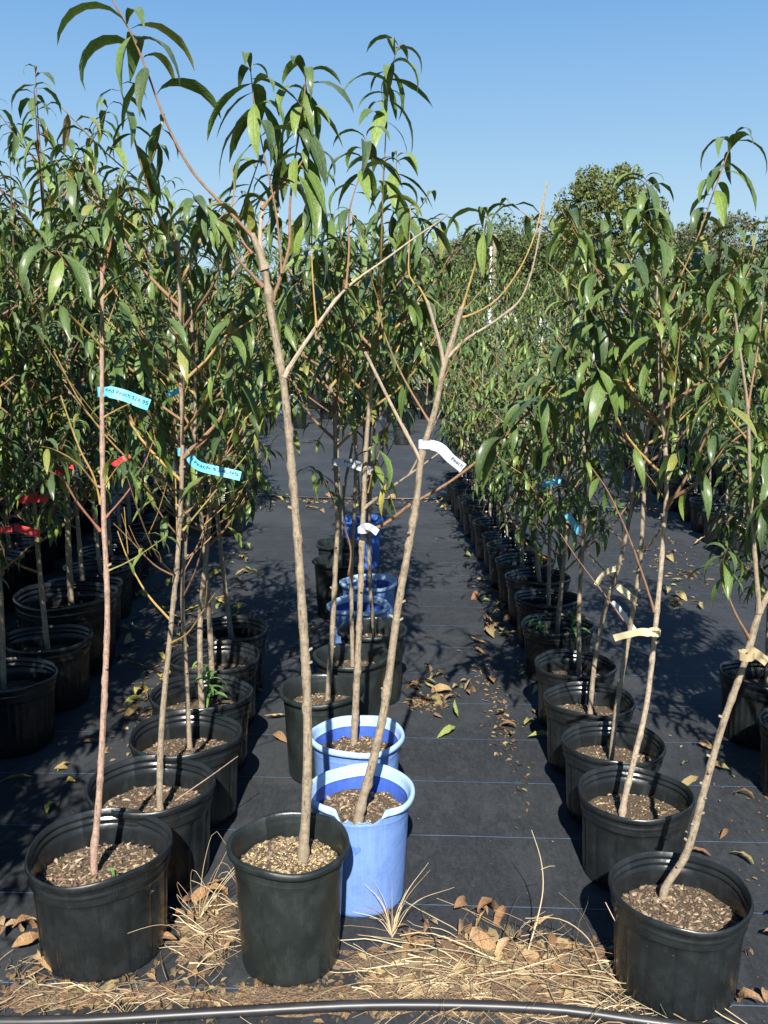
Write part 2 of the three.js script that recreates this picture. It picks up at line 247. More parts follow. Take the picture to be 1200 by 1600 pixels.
// ---------------------------------------------------------------- potted trees
const HERO = [{"k":"C1","at":[-0.222,-2.015],"pot":"B","p":[[0.033,0.25,-0.002],[0.043,0.403,-0.002],[0.048,0.607,-0.002],[0.038,0.907,-0.002],[0.025,1.136,-0.002],[0.008,1.356,-0.002],[-0.013,1.49,-0.002],[-0.027,1.594,-0.002]],"r":[0.016,0.0095],"b":[{"p":[[-0.026,1.588,-0.002],[-0.038,1.626,-0.002],[-0.051,1.661,-0.002]],"r":[0.0085,0.0065],"l":null,"t":0},{"p":[[-0.048,1.653,-0.002],[-0.1,1.708,0.006],[-0.167,1.782,0.015],[-0.216,1.878,0.023],[-0.248,1.972,0.031],[-0.272,2.034,0.04],[-0.312,2.108,0.048]],"r":[0.0046,0.0018],"l":[0.62,0.88,11,0.165],"t":1},{"p":[[-0.027,1.588,-0.002],[-0.037,1.647,-0.017],[-0.03,1.728,-0.032]],"r":[0.006,0.0045],"l":null,"t":2},{"p":[[-0.03,1.709,-0.002],[-0.001,1.747,-0.019],[0.038,1.79,-0.035],[0.068,1.837,-0.052]],"r":[0.0035,0.0016],"l":[0.75,1,6,0.12],"t":1},{"p":[[-0.014,1.523,-0.002],[0.007,1.579,-0.012],[0.024,1.641,-0.022],[0.025,1.713,-0.032],[0.037,1.817,-0.042],[0.055,1.919,-0.052],[0.061,1.994,-0.062]],"r":[0.005,0.0013],"l":[0.5,1,26,0.15],"t":1},{"p":[[0.009,1.581,-0.002],[-0.0,1.697,-0.007],[-0.022,1.811,-0.012],[-0.041,1.911,-0.017],[-0.049,1.988,-0.022]],"r":[0.003,0.0012],"l":[0.45,1,22,0.145],"t":1},{"p":[[-0.031,1.554,-0.002],[-0.078,1.608,0.018],[-0.121,1.679,0.038],[-0.158,1.724,0.058]],"r":[0.0045,0.0015],"l":[0.6,1,14,0.12],"t":1},{"p":[[-0.095,1.703,-0.002],[-0.085,1.747,-0.002],[-0.089,1.795,-0.002]],"r":[0.0018,0.0012],"l":null,"t":3},{"p":[[-0.05,1.62,-0.002],[-0.102,1.675,-0.042],[-0.162,1.713,-0.082]],"r":[0.0025,0.0013],"l":[0.4,1,10,0.11],"t":1},{"p":[[0.008,1.367,-0.002],[0.072,1.463,-0.022],[0.14,1.551,-0.042],[0.222,1.612,-0.062],[0.277,1.653,-0.082],[0.347,1.701,-0.102]],"r":[0.0065,0.0016],"l":[0.75,1,4,0.11],"t":2},{"p":[[0.142,1.549,-0.002],[0.148,1.622,-0.027],[0.15,1.716,-0.052],[0.176,1.807,-0.077],[0.184,1.873,-0.102]],"r":[0.003,0.0012],"l":[0.5,1,14,0.12],"t":1},{"p":[[0.08,1.47,-0.002],[0.07,1.596,-0.035],[0.068,1.705,-0.069],[0.065,1.788,-0.102]],"r":[0.0025,0.0012],"l":[0.5,1,13,0.12],"t":3}],"auto":null},{"k":"C2","at":[-0.062,-2.282],"pot":"B","p":[[-0.003,0.25,0.071],[0.034,0.406,0.071],[0.062,0.543,0.071],[0.096,0.806,0.071],[0.138,1.059,0.071],[0.152,1.182,0.071],[0.182,1.288,0.071],[0.199,1.377,0.071],[0.221,1.45,0.071],[0.241,1.522,0.071]],"r":[0.0165,0.008],"b":[{"p":[[0.241,1.519,0.071],[0.263,1.594,0.071],[0.287,1.678,0.071],[0.296,1.727,0.071]],"r":[0.0032,0.0016],"l":[0.75,1,10,0.11],"t":3},{"p":[[0.241,1.498,0.071],[0.272,1.508,0.057],[0.322,1.538,0.044],[0.374,1.604,0.031],[0.411,1.684,0.017],[0.43,1.757,0.004],[0.443,1.812,-0.009]],"r":[0.0028,0.0018],"l":null,"t":3},{"p":[[0.21,1.409,0.071],[0.253,1.45,0.081],[0.31,1.486,0.091],[0.369,1.535,0.101],[0.389,1.584,0.111],[0.406,1.673,0.121],[0.413,1.74,0.131]],"r":[0.0045,0.0018],"l":null,"t":2},{"p":[[0.201,1.389,0.071],[0.187,1.45,0.081],[0.171,1.5,0.091],[0.159,1.535,0.101]],"r":[0.005,0.0045],"l":null,"t":2},{"p":[[0.162,1.531,0.071],[0.143,1.566,0.063],[0.122,1.586,0.056],[0.12,1.667,0.048],[0.122,1.749,0.041]],"r":[0.0026,0.0015],"l":[0.75,1,8,0.11],"t":3},{"p":[[0.15,1.164,0.071],[0.092,1.273,0.077],[0.047,1.363,0.084],[0.018,1.421,0.091]],"r":[0.0055,0.004],"l":null,"t":2},{"p":[[0.17,1.255,0.071],[0.107,1.361,0.051],[0.062,1.465,0.031],[0.047,1.539,0.011]],"r":[0.0032,0.002],"l":null,"t":1},{"p":[[0.196,1.347,0.071],[0.237,1.436,0.101],[0.274,1.499,0.131]],"r":[0.0022,0.0015],"l":null,"t":1}],"auto":null},{"k":"C3","at":[-0.082,-2.63],"pot":"B","p":[[-0.009,0.25,-0.044],[-0.001,0.413,-0.044],[0.01,0.652,-0.044],[0.019,0.883,-0.044],[0.025,1.015,-0.044],[0.032,1.163,-0.044],[0.046,1.326,-0.044],[0.06,1.468,-0.044],[0.068,1.555,-0.044]],"r":[0.015,0.006],"b":[{"p":[[0.02,0.897,-0.044],[0.082,0.926,-0.019],[0.154,0.986,0.006],[0.261,1.054,0.031],[0.381,1.156,0.056],[0.479,1.263,0.081],[0.542,1.333,0.106]],"r":[0.0075,0.0025],"l":[0.66,1,22,0.155],"t":1},{"p":[[0.023,0.968,-0.044],[0.082,1.018,-0.024],[0.172,1.086,-0.004],[0.251,1.148,0.016]],"r":[0.0055,0.0025],"l":null,"t":0},{"p":[[0.155,1.067,-0.044],[0.195,1.145,-0.044],[0.245,1.254,-0.044]],"r":[0.003,0.0016],"l":null,"t":0},{"p":[[0.06,1.468,-0.044],[0.068,1.641,-0.04],[0.082,1.892,-0.036],[0.094,2.102,-0.032],[0.109,2.178,-0.028],[0.132,2.224,-0.024]],"r":[0.004,0.0011],"l":[0.68,0.97,20,0.155],"t":1},{"p":[[0.055,1.397,-0.044],[0.082,1.623,-0.027],[0.109,1.806,-0.01],[0.116,1.931,0.006]],"r":[0.003,0.0012],"l":[0.5,1,22,0.14],"t":1},{"p":[[0.068,1.537,-0.044],[0.152,1.641,-0.044],[0.196,1.726,-0.044],[0.257,1.785,-0.044]],"r":[0.003,0.0013],"l":[0.5,1,12,0.115],"t":1},{"p":[[0.036,1.015,-0.044],[0.056,1.113,-0.004],[0.068,1.171,0.036]],"r":[0.002,0.0012],"l":[0.5,1,7,0.11],"t":3},{"p":[[0.119,0.948,-0.044],[0.096,1.023,0.006],[0.075,1.094,0.056]],"r":[0.002,0.0011],"l":[0.4,1,4,0.1],"t":4},{"p":[[0.046,1.308,-0.044],[0.01,1.468,-0.06],[-0.044,1.609,-0.077],[-0.071,1.697,-0.094]],"r":[0.0035,0.0014],"l":[0.45,1,16,0.12],"t":1}],"auto":[9,1.2,1.6,0.34,9]},{"k":"C4","at":[-0.208,-2.989],"pot":"B","p":[[0.017,0.25,-0.058],[0.035,0.496,-0.058],[0.045,0.673,-0.058],[0.056,0.89,-0.058],[0.051,1.018,-0.058],[0.043,1.257,-0.058],[0.013,1.371,-0.058],[-0.024,1.522,-0.058],[-0.053,1.597,-0.058]],"r":[0.013,0.007],"b":[{"p":[[0.052,0.89,-0.058],[0.006,1.011,-0.033],[-0.039,1.035,-0.008]],"r":[0.0022,0.0012],"l":[0.4,1,8,0.1],"t":1},{"p":[[0.044,1.206,-0.058],[-0.04,1.268,-0.058],[-0.09,1.308,-0.058],[-0.13,1.39,-0.058]],"r":[0.003,0.0015],"l":[0.6,1,8,0.11],"t":1},{"p":[[0.047,1.226,-0.058],[-0.009,1.125,-0.038],[-0.069,1.127,-0.018],[-0.118,1.17,0.002]],"r":[0.002,0.0011],"l":[0.4,1,7,0.1],"t":4},{"p":[[-0.053,1.593,-0.058],[-0.097,1.669,-0.083],[-0.149,1.711,-0.108]],"r":[0.004,0.002],"l":[0.5,1,8,0.12],"t":1},{"p":[[-0.024,1.522,-0.058],[0.014,1.63,-0.088],[0.024,1.732,-0.118]],"r":[0.004,0.002],"l":[0.5,1,10,0.12],"t":1},{"p":[[0.09,0.673,-0.058],[0.098,0.762,-0.051],[0.083,0.828,-0.045],[0.074,0.979,-0.038]],"r":[0.004,0.003],"l":null,"t":1}],"auto":[12,1.05,1.6,0.36,9]},{"k":"C5","at":[-0.121,-3.341],"pot":"B","p":[[0.004,0.25,-0.0],[0.002,0.598,-0.0],[0.013,0.836,-0.0],[0.021,1.068,-0.0],[0.013,1.25,-0.0],[0.001,1.472,-0.0],[-0.012,1.624,-0.0]],"r":[0.011,0.0055],"b":[{"p":[[0.013,0.86,-0.0],[0.075,0.973,-0.025],[0.121,1.086,-0.05]],"r":[0.003,0.0015],"l":null,"t":1}],"auto":[13,1.1,1.65,0.38,9]},{"k":"C5b","at":[-0.047,-3.672],"pot":"B","p":[[0.01,0.25,0.013],[-0.012,0.517,0.013],[-0.009,0.778,0.013],[0.002,1.007,0.013],[0.022,1.231,0.013],[0.047,1.45,0.013]],"r":[0.011,0.0055],"b":[{"p":[[-0.004,0.88,0.013],[0.072,1.029,-0.012],[0.147,1.178,-0.037]],"r":[0.003,0.0015],"l":null,"t":1}],"auto":[13,1.05,1.6,0.4,9]},{"k":"L1","at":[-0.679,-2.062],"pot":"A","p":[[-0.015,0.215,-0.0],[0.006,0.38,-0.0],[0.031,0.619,-0.0],[0.051,0.85,-0.0],[0.054,1.071,-0.0],[0.063,1.299,-0.0],[0.072,1.464,-0.0],[0.079,1.591,-0.0]],"r":[0.0115,0.0055],"b":[{"p":[[0.044,1.025,-0.0],[0.004,1.098,0.027],[-0.018,1.154,0.053],[-0.045,1.176,0.08]],"r":[0.0035,0.0016],"l":[0.75,1,4,0.09],"t":1},{"p":[[0.049,1.086,-0.0],[0.038,1.151,0.007],[0.014,1.209,0.013],[-0.019,1.328,0.02]],"r":[0.003,0.0016],"l":null,"t":3},{"p":[[0.04,1.129,-0.0],[0.014,1.184,0.04],[-0.019,1.217,0.08],[-0.03,1.228,0.12]],"r":[0.0025,0.0015],"l":[0.8,1,5,0.1],"t":3},{"p":[[0.071,1.43,-0.0],[0.035,1.483,0.05],[0.016,1.517,0.1]],"r":[0.0032,0.0016],"l":[0.85,1,4,0.1],"t":3},{"p":[[0.075,1.515,-0.0],[0.038,1.569,0.025],[0.001,1.63,0.05]],"r":[0.0032,0.0018],"l":[0.7,1,11,0.13],"t":1},{"p":[[0.077,1.531,-0.0],[0.116,1.562,0.015],[0.142,1.585,0.03]],"r":[0.002,0.0012],"l":[0.6,1,5,0.1],"t":3},{"p":[[0.064,1.278,-0.0],[0.103,1.298,0.015],[0.136,1.312,0.03]],"r":[0.002,0.0011],"l":null,"t":3},{"p":[[0.058,1.126,-0.0],[0.101,1.176,0.03],[0.125,1.194,0.06]],"r":[0.002,0.0011],"l":[0.6,1,4,0.09],"t":3},{"p":[[0.057,1.054,-0.0],[0.108,1.113,-0.01],[0.143,1.169,-0.02],[0.165,1.225,-0.03]],"r":[0.0025,0.0012],"l":[0.7,1,4,0.09],"t":1},{"p":[[0.054,0.932,-0.0],[0.106,0.957,0.013],[0.168,0.997,0.027],[0.204,1.024,0.04]],"r":[0.002,0.001],"l":[0.35,1,10,0.055],"t":4},{"p":[[0.079,1.584,-0.0],[0.062,1.625,-0.02],[0.029,1.694,-0.04]],"r":[0.003,0.0015],"l":[0.3,1,12,0.12],"t":1},{"p":[[0.079,1.584,-0.0],[0.094,1.653,-0.03],[0.11,1.709,-0.06]],"r":[0.003,0.0015],"l":[0.3,1,12,0.12],"t":1},{"p":[[0.071,1.436,-0.0],[0.093,1.49,0.01],[0.112,1.53,0.02]],"r":[0.0018,0.0011],"l":[0.7,1,3,0.1],"t":3}],"auto":null},{"k":"L2","at":[-0.631,-2.381],"pot":"A","p":[[0.027,0.215,0.03],[0.039,0.413,0.03],[0.075,0.696,0.03],[0.106,0.935,0.03],[0.125,1.181,0.03],[0.129,1.403,0.03],[0.133,1.573,0.03],[0.134,1.678,0.03]],"r":[0.012,0.005],"b":[{"p":[[0.113,0.943,0.03],[0.075,1.006,0.055],[0.044,1.076,0.08]],"r":[0.0025,0.0013],"l":null,"t":1},{"p":[[0.119,0.968,0.03],[0.214,1.079,0.05],[0.299,1.178,0.07],[0.348,1.282,0.09]],"r":[0.003,0.0013],"l":[0.75,1,5,0.09],"t":4},{"p":[[0.122,1.149,0.03],[0.205,1.217,0.063],[0.26,1.313,0.096],[0.292,1.435,0.13]],"r":[0.0035,0.0014],"l":[0.4,1,14,0.12],"t":1},{"p":[[0.127,1.341,0.03],[0.088,1.404,0.07],[0.047,1.465,0.11]],"r":[0.003,0.0013],"l":[0.4,1,12,0.12],"t":1}],"auto":[12,1.0,1.65,0.38,10]},{"k":"L3","at":[-0.607,-2.71],"pot":"A","p":[[0.001,0.215,-0.042],[-0.001,0.466,-0.042],[-0.002,0.689,-0.042],[0.027,0.964,-0.042],[0.056,1.229,-0.042],[0.056,1.468,-0.042],[0.054,1.611,-0.042]],"r":[0.011,0.005],"b":[{"p":[[0.02,0.906,-0.042],[0.117,0.987,-0.022],[0.197,1.028,-0.002],[0.285,1.143,0.018]],"r":[0.0025,0.0012],"l":[0.7,1,7,0.08],"t":4}],"auto":[13,0.88,1.65,0.38,10]},{"k":"R1","at":[0.664,-1.926],"pot":"R","p":[[-0.013,0.19,-0.064],[0.032,0.282,-0.064],[0.064,0.441,-0.064],[0.097,0.603,-0.064],[0.137,0.753,-0.064],[0.161,0.863,-0.064],[0.197,0.943,-0.064]],"r":[0.0125,0.0085],"b":[{"p":[[0.195,0.937,-0.064],[0.214,1.044,-0.057],[0.216,1.197,-0.051],[0.209,1.332,-0.044]],"r":[0.008,0.0025],"l":[0.45,1,14,0.12],"t":0},{"p":[[0.159,0.86,-0.064],[0.135,1.015,-0.06],[0.115,1.155,-0.056],[0.098,1.305,-0.052],[0.07,1.437,-0.048],[0.055,1.502,-0.044]],"r":[0.007,0.003],"l":[0.85,1,9,0.12],"t":0},{"p":[[0.143,0.798,-0.064],[0.093,0.876,-0.044],[0.056,0.967,-0.024],[0.056,1.011,-0.004]],"r":[0.004,0.0016],"l":[0.72,1,9,0.105],"t":1},{"p":[[0.129,1.085,-0.064],[0.148,1.184,-0.049],[0.158,1.24,-0.034]],"r":[0.003,0.0016],"l":[0.3,1,10,0.12],"t":1},{"p":[[0.11,1.236,-0.064],[0.042,1.306,-0.039],[0.004,1.36,-0.014]],"r":[0.003,0.0014],"l":[0.5,1,9,0.11],"t":3},{"p":[[0.133,1.042,-0.064],[0.137,1.106,-0.024],[0.139,1.139,0.016]],"r":[0.002,0.0014],"l":[0.3,1,7,0.11],"t":3},{"p":[[0.102,1.304,-0.064],[0.131,1.437,-0.104],[0.15,1.585,-0.144]],"r":[0.0035,0.0014],"l":[0.35,1,14,0.12],"t":1}],"auto":null},{"k":"R2","at":[0.686,-2.386],"pot":"R","p":[[-0.036,0.19,0.012],[-0.013,0.33,0.012],[0.014,0.494,0.012],[0.027,0.724,0.012],[0.034,0.93,0.012],[0.035,1.08,0.012],[0.023,1.211,0.012],[0.006,1.34,0.012],[-0.005,1.497,0.012],[-0.019,1.604,0.012]],"r":[0.0115,0.006],"b":[{"p":[[0.036,1.019,0.012],[0.072,1.101,0.039],[0.099,1.185,0.066],[0.112,1.258,0.092]],"r":[0.005,0.0035],"l":[0.85,1,5,0.11],"t":1},{"p":[[0.031,1.052,0.012],[-0.023,1.114,0.042],[-0.068,1.151,0.072]],"r":[0.0022,0.0015],"l":null,"t":1},{"p":[[0.021,0.75,0.012],[-0.022,0.859,0.032],[-0.079,0.988,0.052],[-0.136,1.09,0.072],[-0.186,1.153,0.092]],"r":[0.004,0.0018],"l":[0.8,1,5,0.09],"t":1},{"p":[[0.004,1.403,0.012],[0.04,1.496,0.029],[0.078,1.554,0.046],[0.09,1.601,0.062]],"r":[0.004,0.002],"l":[0.5,1,12,0.12],"t":1},{"p":[[-0.001,1.466,0.012],[0.037,1.589,0.012],[0.078,1.695,0.012],[0.11,1.8,0.012],[0.142,1.899,0.012],[0.156,1.941,0.012]],"r":[0.004,0.0013],"l":[0.5,0.99,20,0.135],"t":1},{"p":[[0.121,1.543,0.012],[0.022,1.639,0.052],[-0.051,1.699,0.092],[-0.097,1.733,0.132]],"r":[0.0028,0.0014],"l":[0.4,1,12,0.12],"t":4},{"p":[[-0.017,1.589,0.012],[-0.03,1.726,0.002],[-0.05,1.835,-0.008]],"r":[0.003,0.0013],"l":[0.2,1,22,0.13],"t":1},{"p":[[0.011,1.308,0.012],[-0.075,1.404,0.052],[-0.157,1.465,0.092],[-0.206,1.524,0.132]],"r":[0.004,0.0015],"l":[0.4,1,18,0.135],"t":1},{"p":[[0.018,1.244,0.012],[-0.089,1.311,0.062],[-0.149,1.344,0.112],[-0.201,1.406,0.162]],"r":[0.003,0.0014],"l":[0.4,1,16,0.14],"t":1},{"p":[[0.031,1.113,0.012],[0.046,1.153,0.062],[0.043,1.206,0.112]],"r":[0.0025,0.0014],"l":[0.4,1,7,0.12],"t":1}],"auto":[10,1.0,1.45,0.38,11]},{"k":"R3","at":[0.702,-2.71],"pot":"R","p":[[-0.001,0.19,-0.004],[0.009,0.357,-0.004],[0.037,0.6,-0.004],[0.056,0.797,-0.004],[0.058,0.951,-0.004],[0.058,1.14,-0.004],[0.063,1.324,-0.004],[0.039,1.503,-0.004]],"r":[0.012,0.006],"b":[{"p":[[0.055,0.817,-0.004],[0.108,0.894,-0.004],[0.132,0.971,-0.004]],"r":[0.004,0.002],"l":null,"t":1},{"p":[[0.058,1.065,-0.004],[-0.044,1.162,0.029],[-0.109,1.238,0.063],[-0.173,1.329,0.096]],"r":[0.0035,0.0015],"l":[0.5,1,14,0.13],"t":1},{"p":[[0.048,1.396,-0.004],[-0.057,1.556,0.013],[-0.12,1.676,0.029],[-0.171,1.776,0.046]],"r":[0.004,0.0014],"l":[0.4,1,20,0.125],"t":1},{"p":[[0.037,0.59,-0.004],[-0.015,0.662,0.003],[-0.137,0.82,0.009],[-0.217,0.936,0.016]],"r":[0.0032,0.0012],"l":null,"t":1}],"auto":[10,1.05,1.45,0.4,10]},{"k":"R4","at":[0.703,-3.061],"pot":"R","p":[[0.006,0.19,0.003],[0.016,0.379,0.003],[0.043,0.559,0.003],[0.078,0.692,0.003],[0.111,0.888,0.003],[0.112,1.101,0.003],[0.092,1.308,0.003]],"r":[0.012,0.006],"b":[{"p":[[0.064,0.659,0.003],[-0.059,0.786,0.028],[-0.152,0.897,0.053]],"r":[0.003,0.0013],"l":[0.8,1,3,0.09],"t":1},{"p":[[0.112,0.867,0.003],[0.139,0.974,0.003],[0.156,1.059,0.003]],"r":[0.003,0.0015],"l":null,"t":1},{"p":[[0.095,0.78,0.003],[0.01,0.872,0.033],[-0.03,0.92,0.063]],"r":[0.002,0.0012],"l":[0.4,1,10,0.09],"t":1}],"auto":[9,1.05,1.5,0.45,10]}];
const camDist = (x, z) => Math.hypot(x, z);
function branchMat(t, r) { return t === 2 ? mBark[2] : t === 0 ? mBark[0] : t === 3 ? mBark[3] : t === 4 ? mBark[4] : mBark[1]; }
// grow branches on a stem curve; out(points, r0, r1, leaves)
function growCrown(cv, topY, [n, h0, h1, len, nl], rnd, out) {
  for (let k = 0; k < n; k++) {
    const h = lerp(h0, h1, (k + .3 + .5 * rnd()) / n); let t = 0; while (t < 1 && cv.getPointAt(t).y < h) t += .02; t = Math.min(t, 1);
    const p0 = cv.getPointAt(t), a = k * 2.4 + rnd() * 1.2, L = len * (.65 + .6 * rnd()), up = .55 + .5 * rnd(), d = V(Math.cos(a), up, Math.sin(a)).normalize();
    const p1 = p0.clone().addScaledVector(d, L * .35), p2 = p1.clone().add(V(d.x * .8, d.y + .25, d.z * .8).normalize().multiplyScalar(L * .35)), p3 = p2.clone().add(V(d.x * .6, d.y + .45 * rnd(), d.z * .6).normalize().multiplyScalar(L * .3));
    out([p0, p1, p2, p3], .004 + .002 * rnd(), .0013, [.3, 1, Math.round(nl * (.8 + .5 * rnd())), .12]);
    const tw = 1 + Math.floor(rnd() * 2.4);
    for (let j = 0; j < tw; j++) { const q = p1.clone().lerp(p3, .1 + .6 * rnd()), b = a + (rnd() < .5 ? 1 : -1) * (.5 + .6 * rnd()), l = L * (.3 + .3 * rnd()), e = V(Math.cos(b), .5 + .7 * rnd(), Math.sin(b)).normalize(); out([q, q.clone().addScaledVector(e, l * .5), q.clone().addScaledVector(e, l).add(V(0, .02, 0))], .0022, .001, [.25, 1, Math.round(nl * .7), .11]); }
  }
}
function pickLeafMat(r, yellow) { if (yellow && r() < .4) return mYellow[Math.floor(r() * 3)]; const q = r(); return q < .012 ? mYellow[1] : mLeaf[q < .34 ? 0 : q < .62 ? 1 : q < .82 ? 2 : q < .95 ? 3 : 4]; }
function pickLeafCol(r, yellow, amt = .04) { const q = r(), v = .8 + .4 * r(), c = q < amt ? YC[Math.floor(r() * 3)] : LC[q < .36 ? 0 : q < .64 ? 1 : q < .84 ? 2 : q < .95 ? 3 : 4]; return c.map(x => x * v); }
const HL = { // what singles each near tree out, and its pot
  C1: ['tall peach tree in the plain black pot at front centre', { mat: mPotGreen, chips: 1900, pale: .7, warp: .5 }],
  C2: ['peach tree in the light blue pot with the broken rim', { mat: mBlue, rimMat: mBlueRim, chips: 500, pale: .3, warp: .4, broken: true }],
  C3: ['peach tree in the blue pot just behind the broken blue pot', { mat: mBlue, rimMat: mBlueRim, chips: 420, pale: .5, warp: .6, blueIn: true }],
  C4: ['peach tree in the black pot left behind the blue pots', { mat: mPotGreen, chips: 200, pale: .25 }],
  C5: ['peach tree in the second black pot behind the front blue pots', { mat: mPotGreen, chips: 160 }],
  C5b: ['peach tree in the black pot before the two far blue pots', { mat: mPotGreen, chips: 120 }],
  L1: ['slim peach tree with blue tag in the front left black pot', { chips: 900, pale: .07, warp: 2.6 }],
  L2: ['peach tree in the second pot of the left row', { chips: 700, pale: .08 }],
  L3: ['peach tree in the third pot of the left row', { chips: 400, pale: .15 }],
  R1: ['leaning peach tree in the front right black pot', { chips: 900, pale: .06, warp: 1.2 }],
  R2: ['pale trunked peach tree in the second pot of the right row', { chips: 420, pale: .4 }],
  R3: ['peach tree in the third pot of the right row', { chips: 360, pale: .3 }],
  R4: ['peach tree in the fourth pot of the right row', { chips: 240, pale: .5 }],
};
const brokenRim = (a, rr, yy, rad, y) => { // front of the rim snapped off, a bent flap beside the gap
  const q = a / ang * 360, jag = .004 * Math.sin(a * 31) + .004 * Math.sin(a * 53 + 1), c = smooth(60, 62, q) * (1 - smooth(112, 115, q)); let lim = .3 - c * (.030 + jag);
  const flap = smooth(40, 50, q) * (1 - smooth(58, 61, q)) + .7 * smooth(115, 117, q) * (1 - smooth(124, 132, q)); rr -= flap * .014 * smooth(.27, .3, y); yy -= flap * .006 * smooth(.27, .3, y);
  if (c > 0 && yy > lim) { rr = lerp(rr, .129 + (rad < .131 ? -.004 : .002), c); yy = lim - (.3 - y) * .12; } return [rr, yy];
};
let leafCount = 0;
for (const t of HERO) {
  const root = new THREE.Group(); root.name = numbered('potted_peach_tree'); scene.add(root); root.position.set(t.at[0], lift(t.at[0], t.at[1]) + .001, t.at[1]);
  const seed = [...t.k].reduce((a, c) => a * 31 + c.charCodeAt(0), 11) % 9973, rnd = rng(seed), [label, po] = HL[t.k];
  tag(root, label, 'potted tree', t.k[0] === 'C' ? 'peach trees of the middle row' : t.k[0] === 'L' ? 'peach trees of the left row' : 'peach trees of the right row');
  const pot = addPot(root, t.pot === 'R' ? 'A' : t.pot, seed, { ...po, break: po.broken ? brokenRim : null, fill: t.k === 'C1' ? .004 : 0 });
  if (t.pot === 'R') for (const o of root.children) o.scale.setScalar(.905);
  if (po.broken) { // faint heart moulded on the blue pot
    const s = new THREE.Shape(); for (let i = 0; i <= 40; i++) { const a = i / 40 * ang, x = 16 * Math.sin(a) ** 3, y = 13 * Math.cos(a) - 5 * Math.cos(2 * a) - 2 * Math.cos(3 * a) - Math.cos(4 * a); i ? s.lineTo(x * .00085, y * .00085) : s.moveTo(x * .00085, y * .00085); }
    const g = new THREE.ExtrudeGeometry(s, { depth: .0012, bevelEnabled: false, curveSegments: 20 }), p = g.attributes.position; for (let i = 0; i < p.count; i++) { const a = p.getX(i) / .124 + 1.50, h = .193 + p.getY(i), r0 = .1235 + p.getZ(i); p.setXYZ(i, Math.cos(Math.PI - a) * r0, h, Math.sin(a) * r0); } g.computeVertexNormals(); mesh('heart_emblem', g, mHeart, pot);
  }
  const trunkMat = t.k === 'L1' ? mPinkBark : ['R2'].includes(t.k) ? mBark[2] : mBark[0];
  const P = t.p.map(q => V(...q)); P.unshift(P[0].clone().add(V(0, -.07, 0)));
  const tg = stem(P, t.r[0] * .75, t.r[1] * .75, { rad: 12, knots: 30, seed, step: .011 }), trunk = mesh('trunk', tg, trunkMat, root);
  for (let k = 0; k < (t.k === 'R1' ? 10 : 5); k++) { const q = tg.userData.curve.getPointAt(.12 + .6 * rnd()), a = rnd() * ang, d = V(Math.cos(a), .5, Math.sin(a)).normalize(); mesh('spur', stem([q, q.clone().addScaledVector(d, t.r[0] * .9), q.clone().addScaledVector(d, t.r[0] + .0035)], .0042, .003, { rad: 6, step: .006 }), trunkMat, trunk); }
  const crown = new THREE.Group(); crown.name = 'crown'; root.add(crown); let n = 0; const rest = new GB();
  const leaves = (cv, l, yellow) => leavesAlong(cv, l, rnd, (p, q, s, kind) => { if (n++ < 300) { const o = mesh('leaf', LEAF[kind][Math.floor(rnd() * 7)], pickLeafMat(rnd, yellow), crown); o.position.copy(p); o.quaternion.copy(q); o.scale.setScalar(s); } else rest.add(LEAF_LOW[kind][Math.floor(rnd() * 7)], mat4(p, q, s), pickLeafCol(rnd)); });
  for (const b of t.b) { const g = stem(b.p, b.r[0] * .78, b.r[1] * .85, { rad: 7, knots: 9, flare: 1, seed: seed + b.p.length, step: .02 }); mesh('branch', g, t.k === 'L1' && b.t === 1 ? mRedBark : branchMat(b.t, b.r[0]), root); if (b.l) leaves(g.userData.curve, b.l, b.t === 4); }
  if (t.auto) growCrown(tg.userData.curve, 0, t.auto, rnd, (p, r0, r1, l) => { const g = stem(p, r0, r1, { rad: 5, knots: 3, seed: seed + n, step: .04 }); mesh('branch', g, rnd() < .5 ? mBark[1] : mBark[3], root); leaves(g.userData.curve, l); });
  if (t.k === 'L2' || t.k === 'L3') growCrown(tg.userData.curve, 0, [9, .62, 1.2, .40, 0], rnd, (p, r0, r1) => mesh('branch', stem(p, r0 * .7, r1, { rad: 5, knots: 4, seed: seed + n, step: .03 }), rnd() < .5 ? mBark[1] : mBark[3], root));
  if (rest.i.length) { const o = mesh('foliage', rest.geo(), mLeafV, crown); o.userData.kind = 'stuff'; }
  leafCount += n;
}

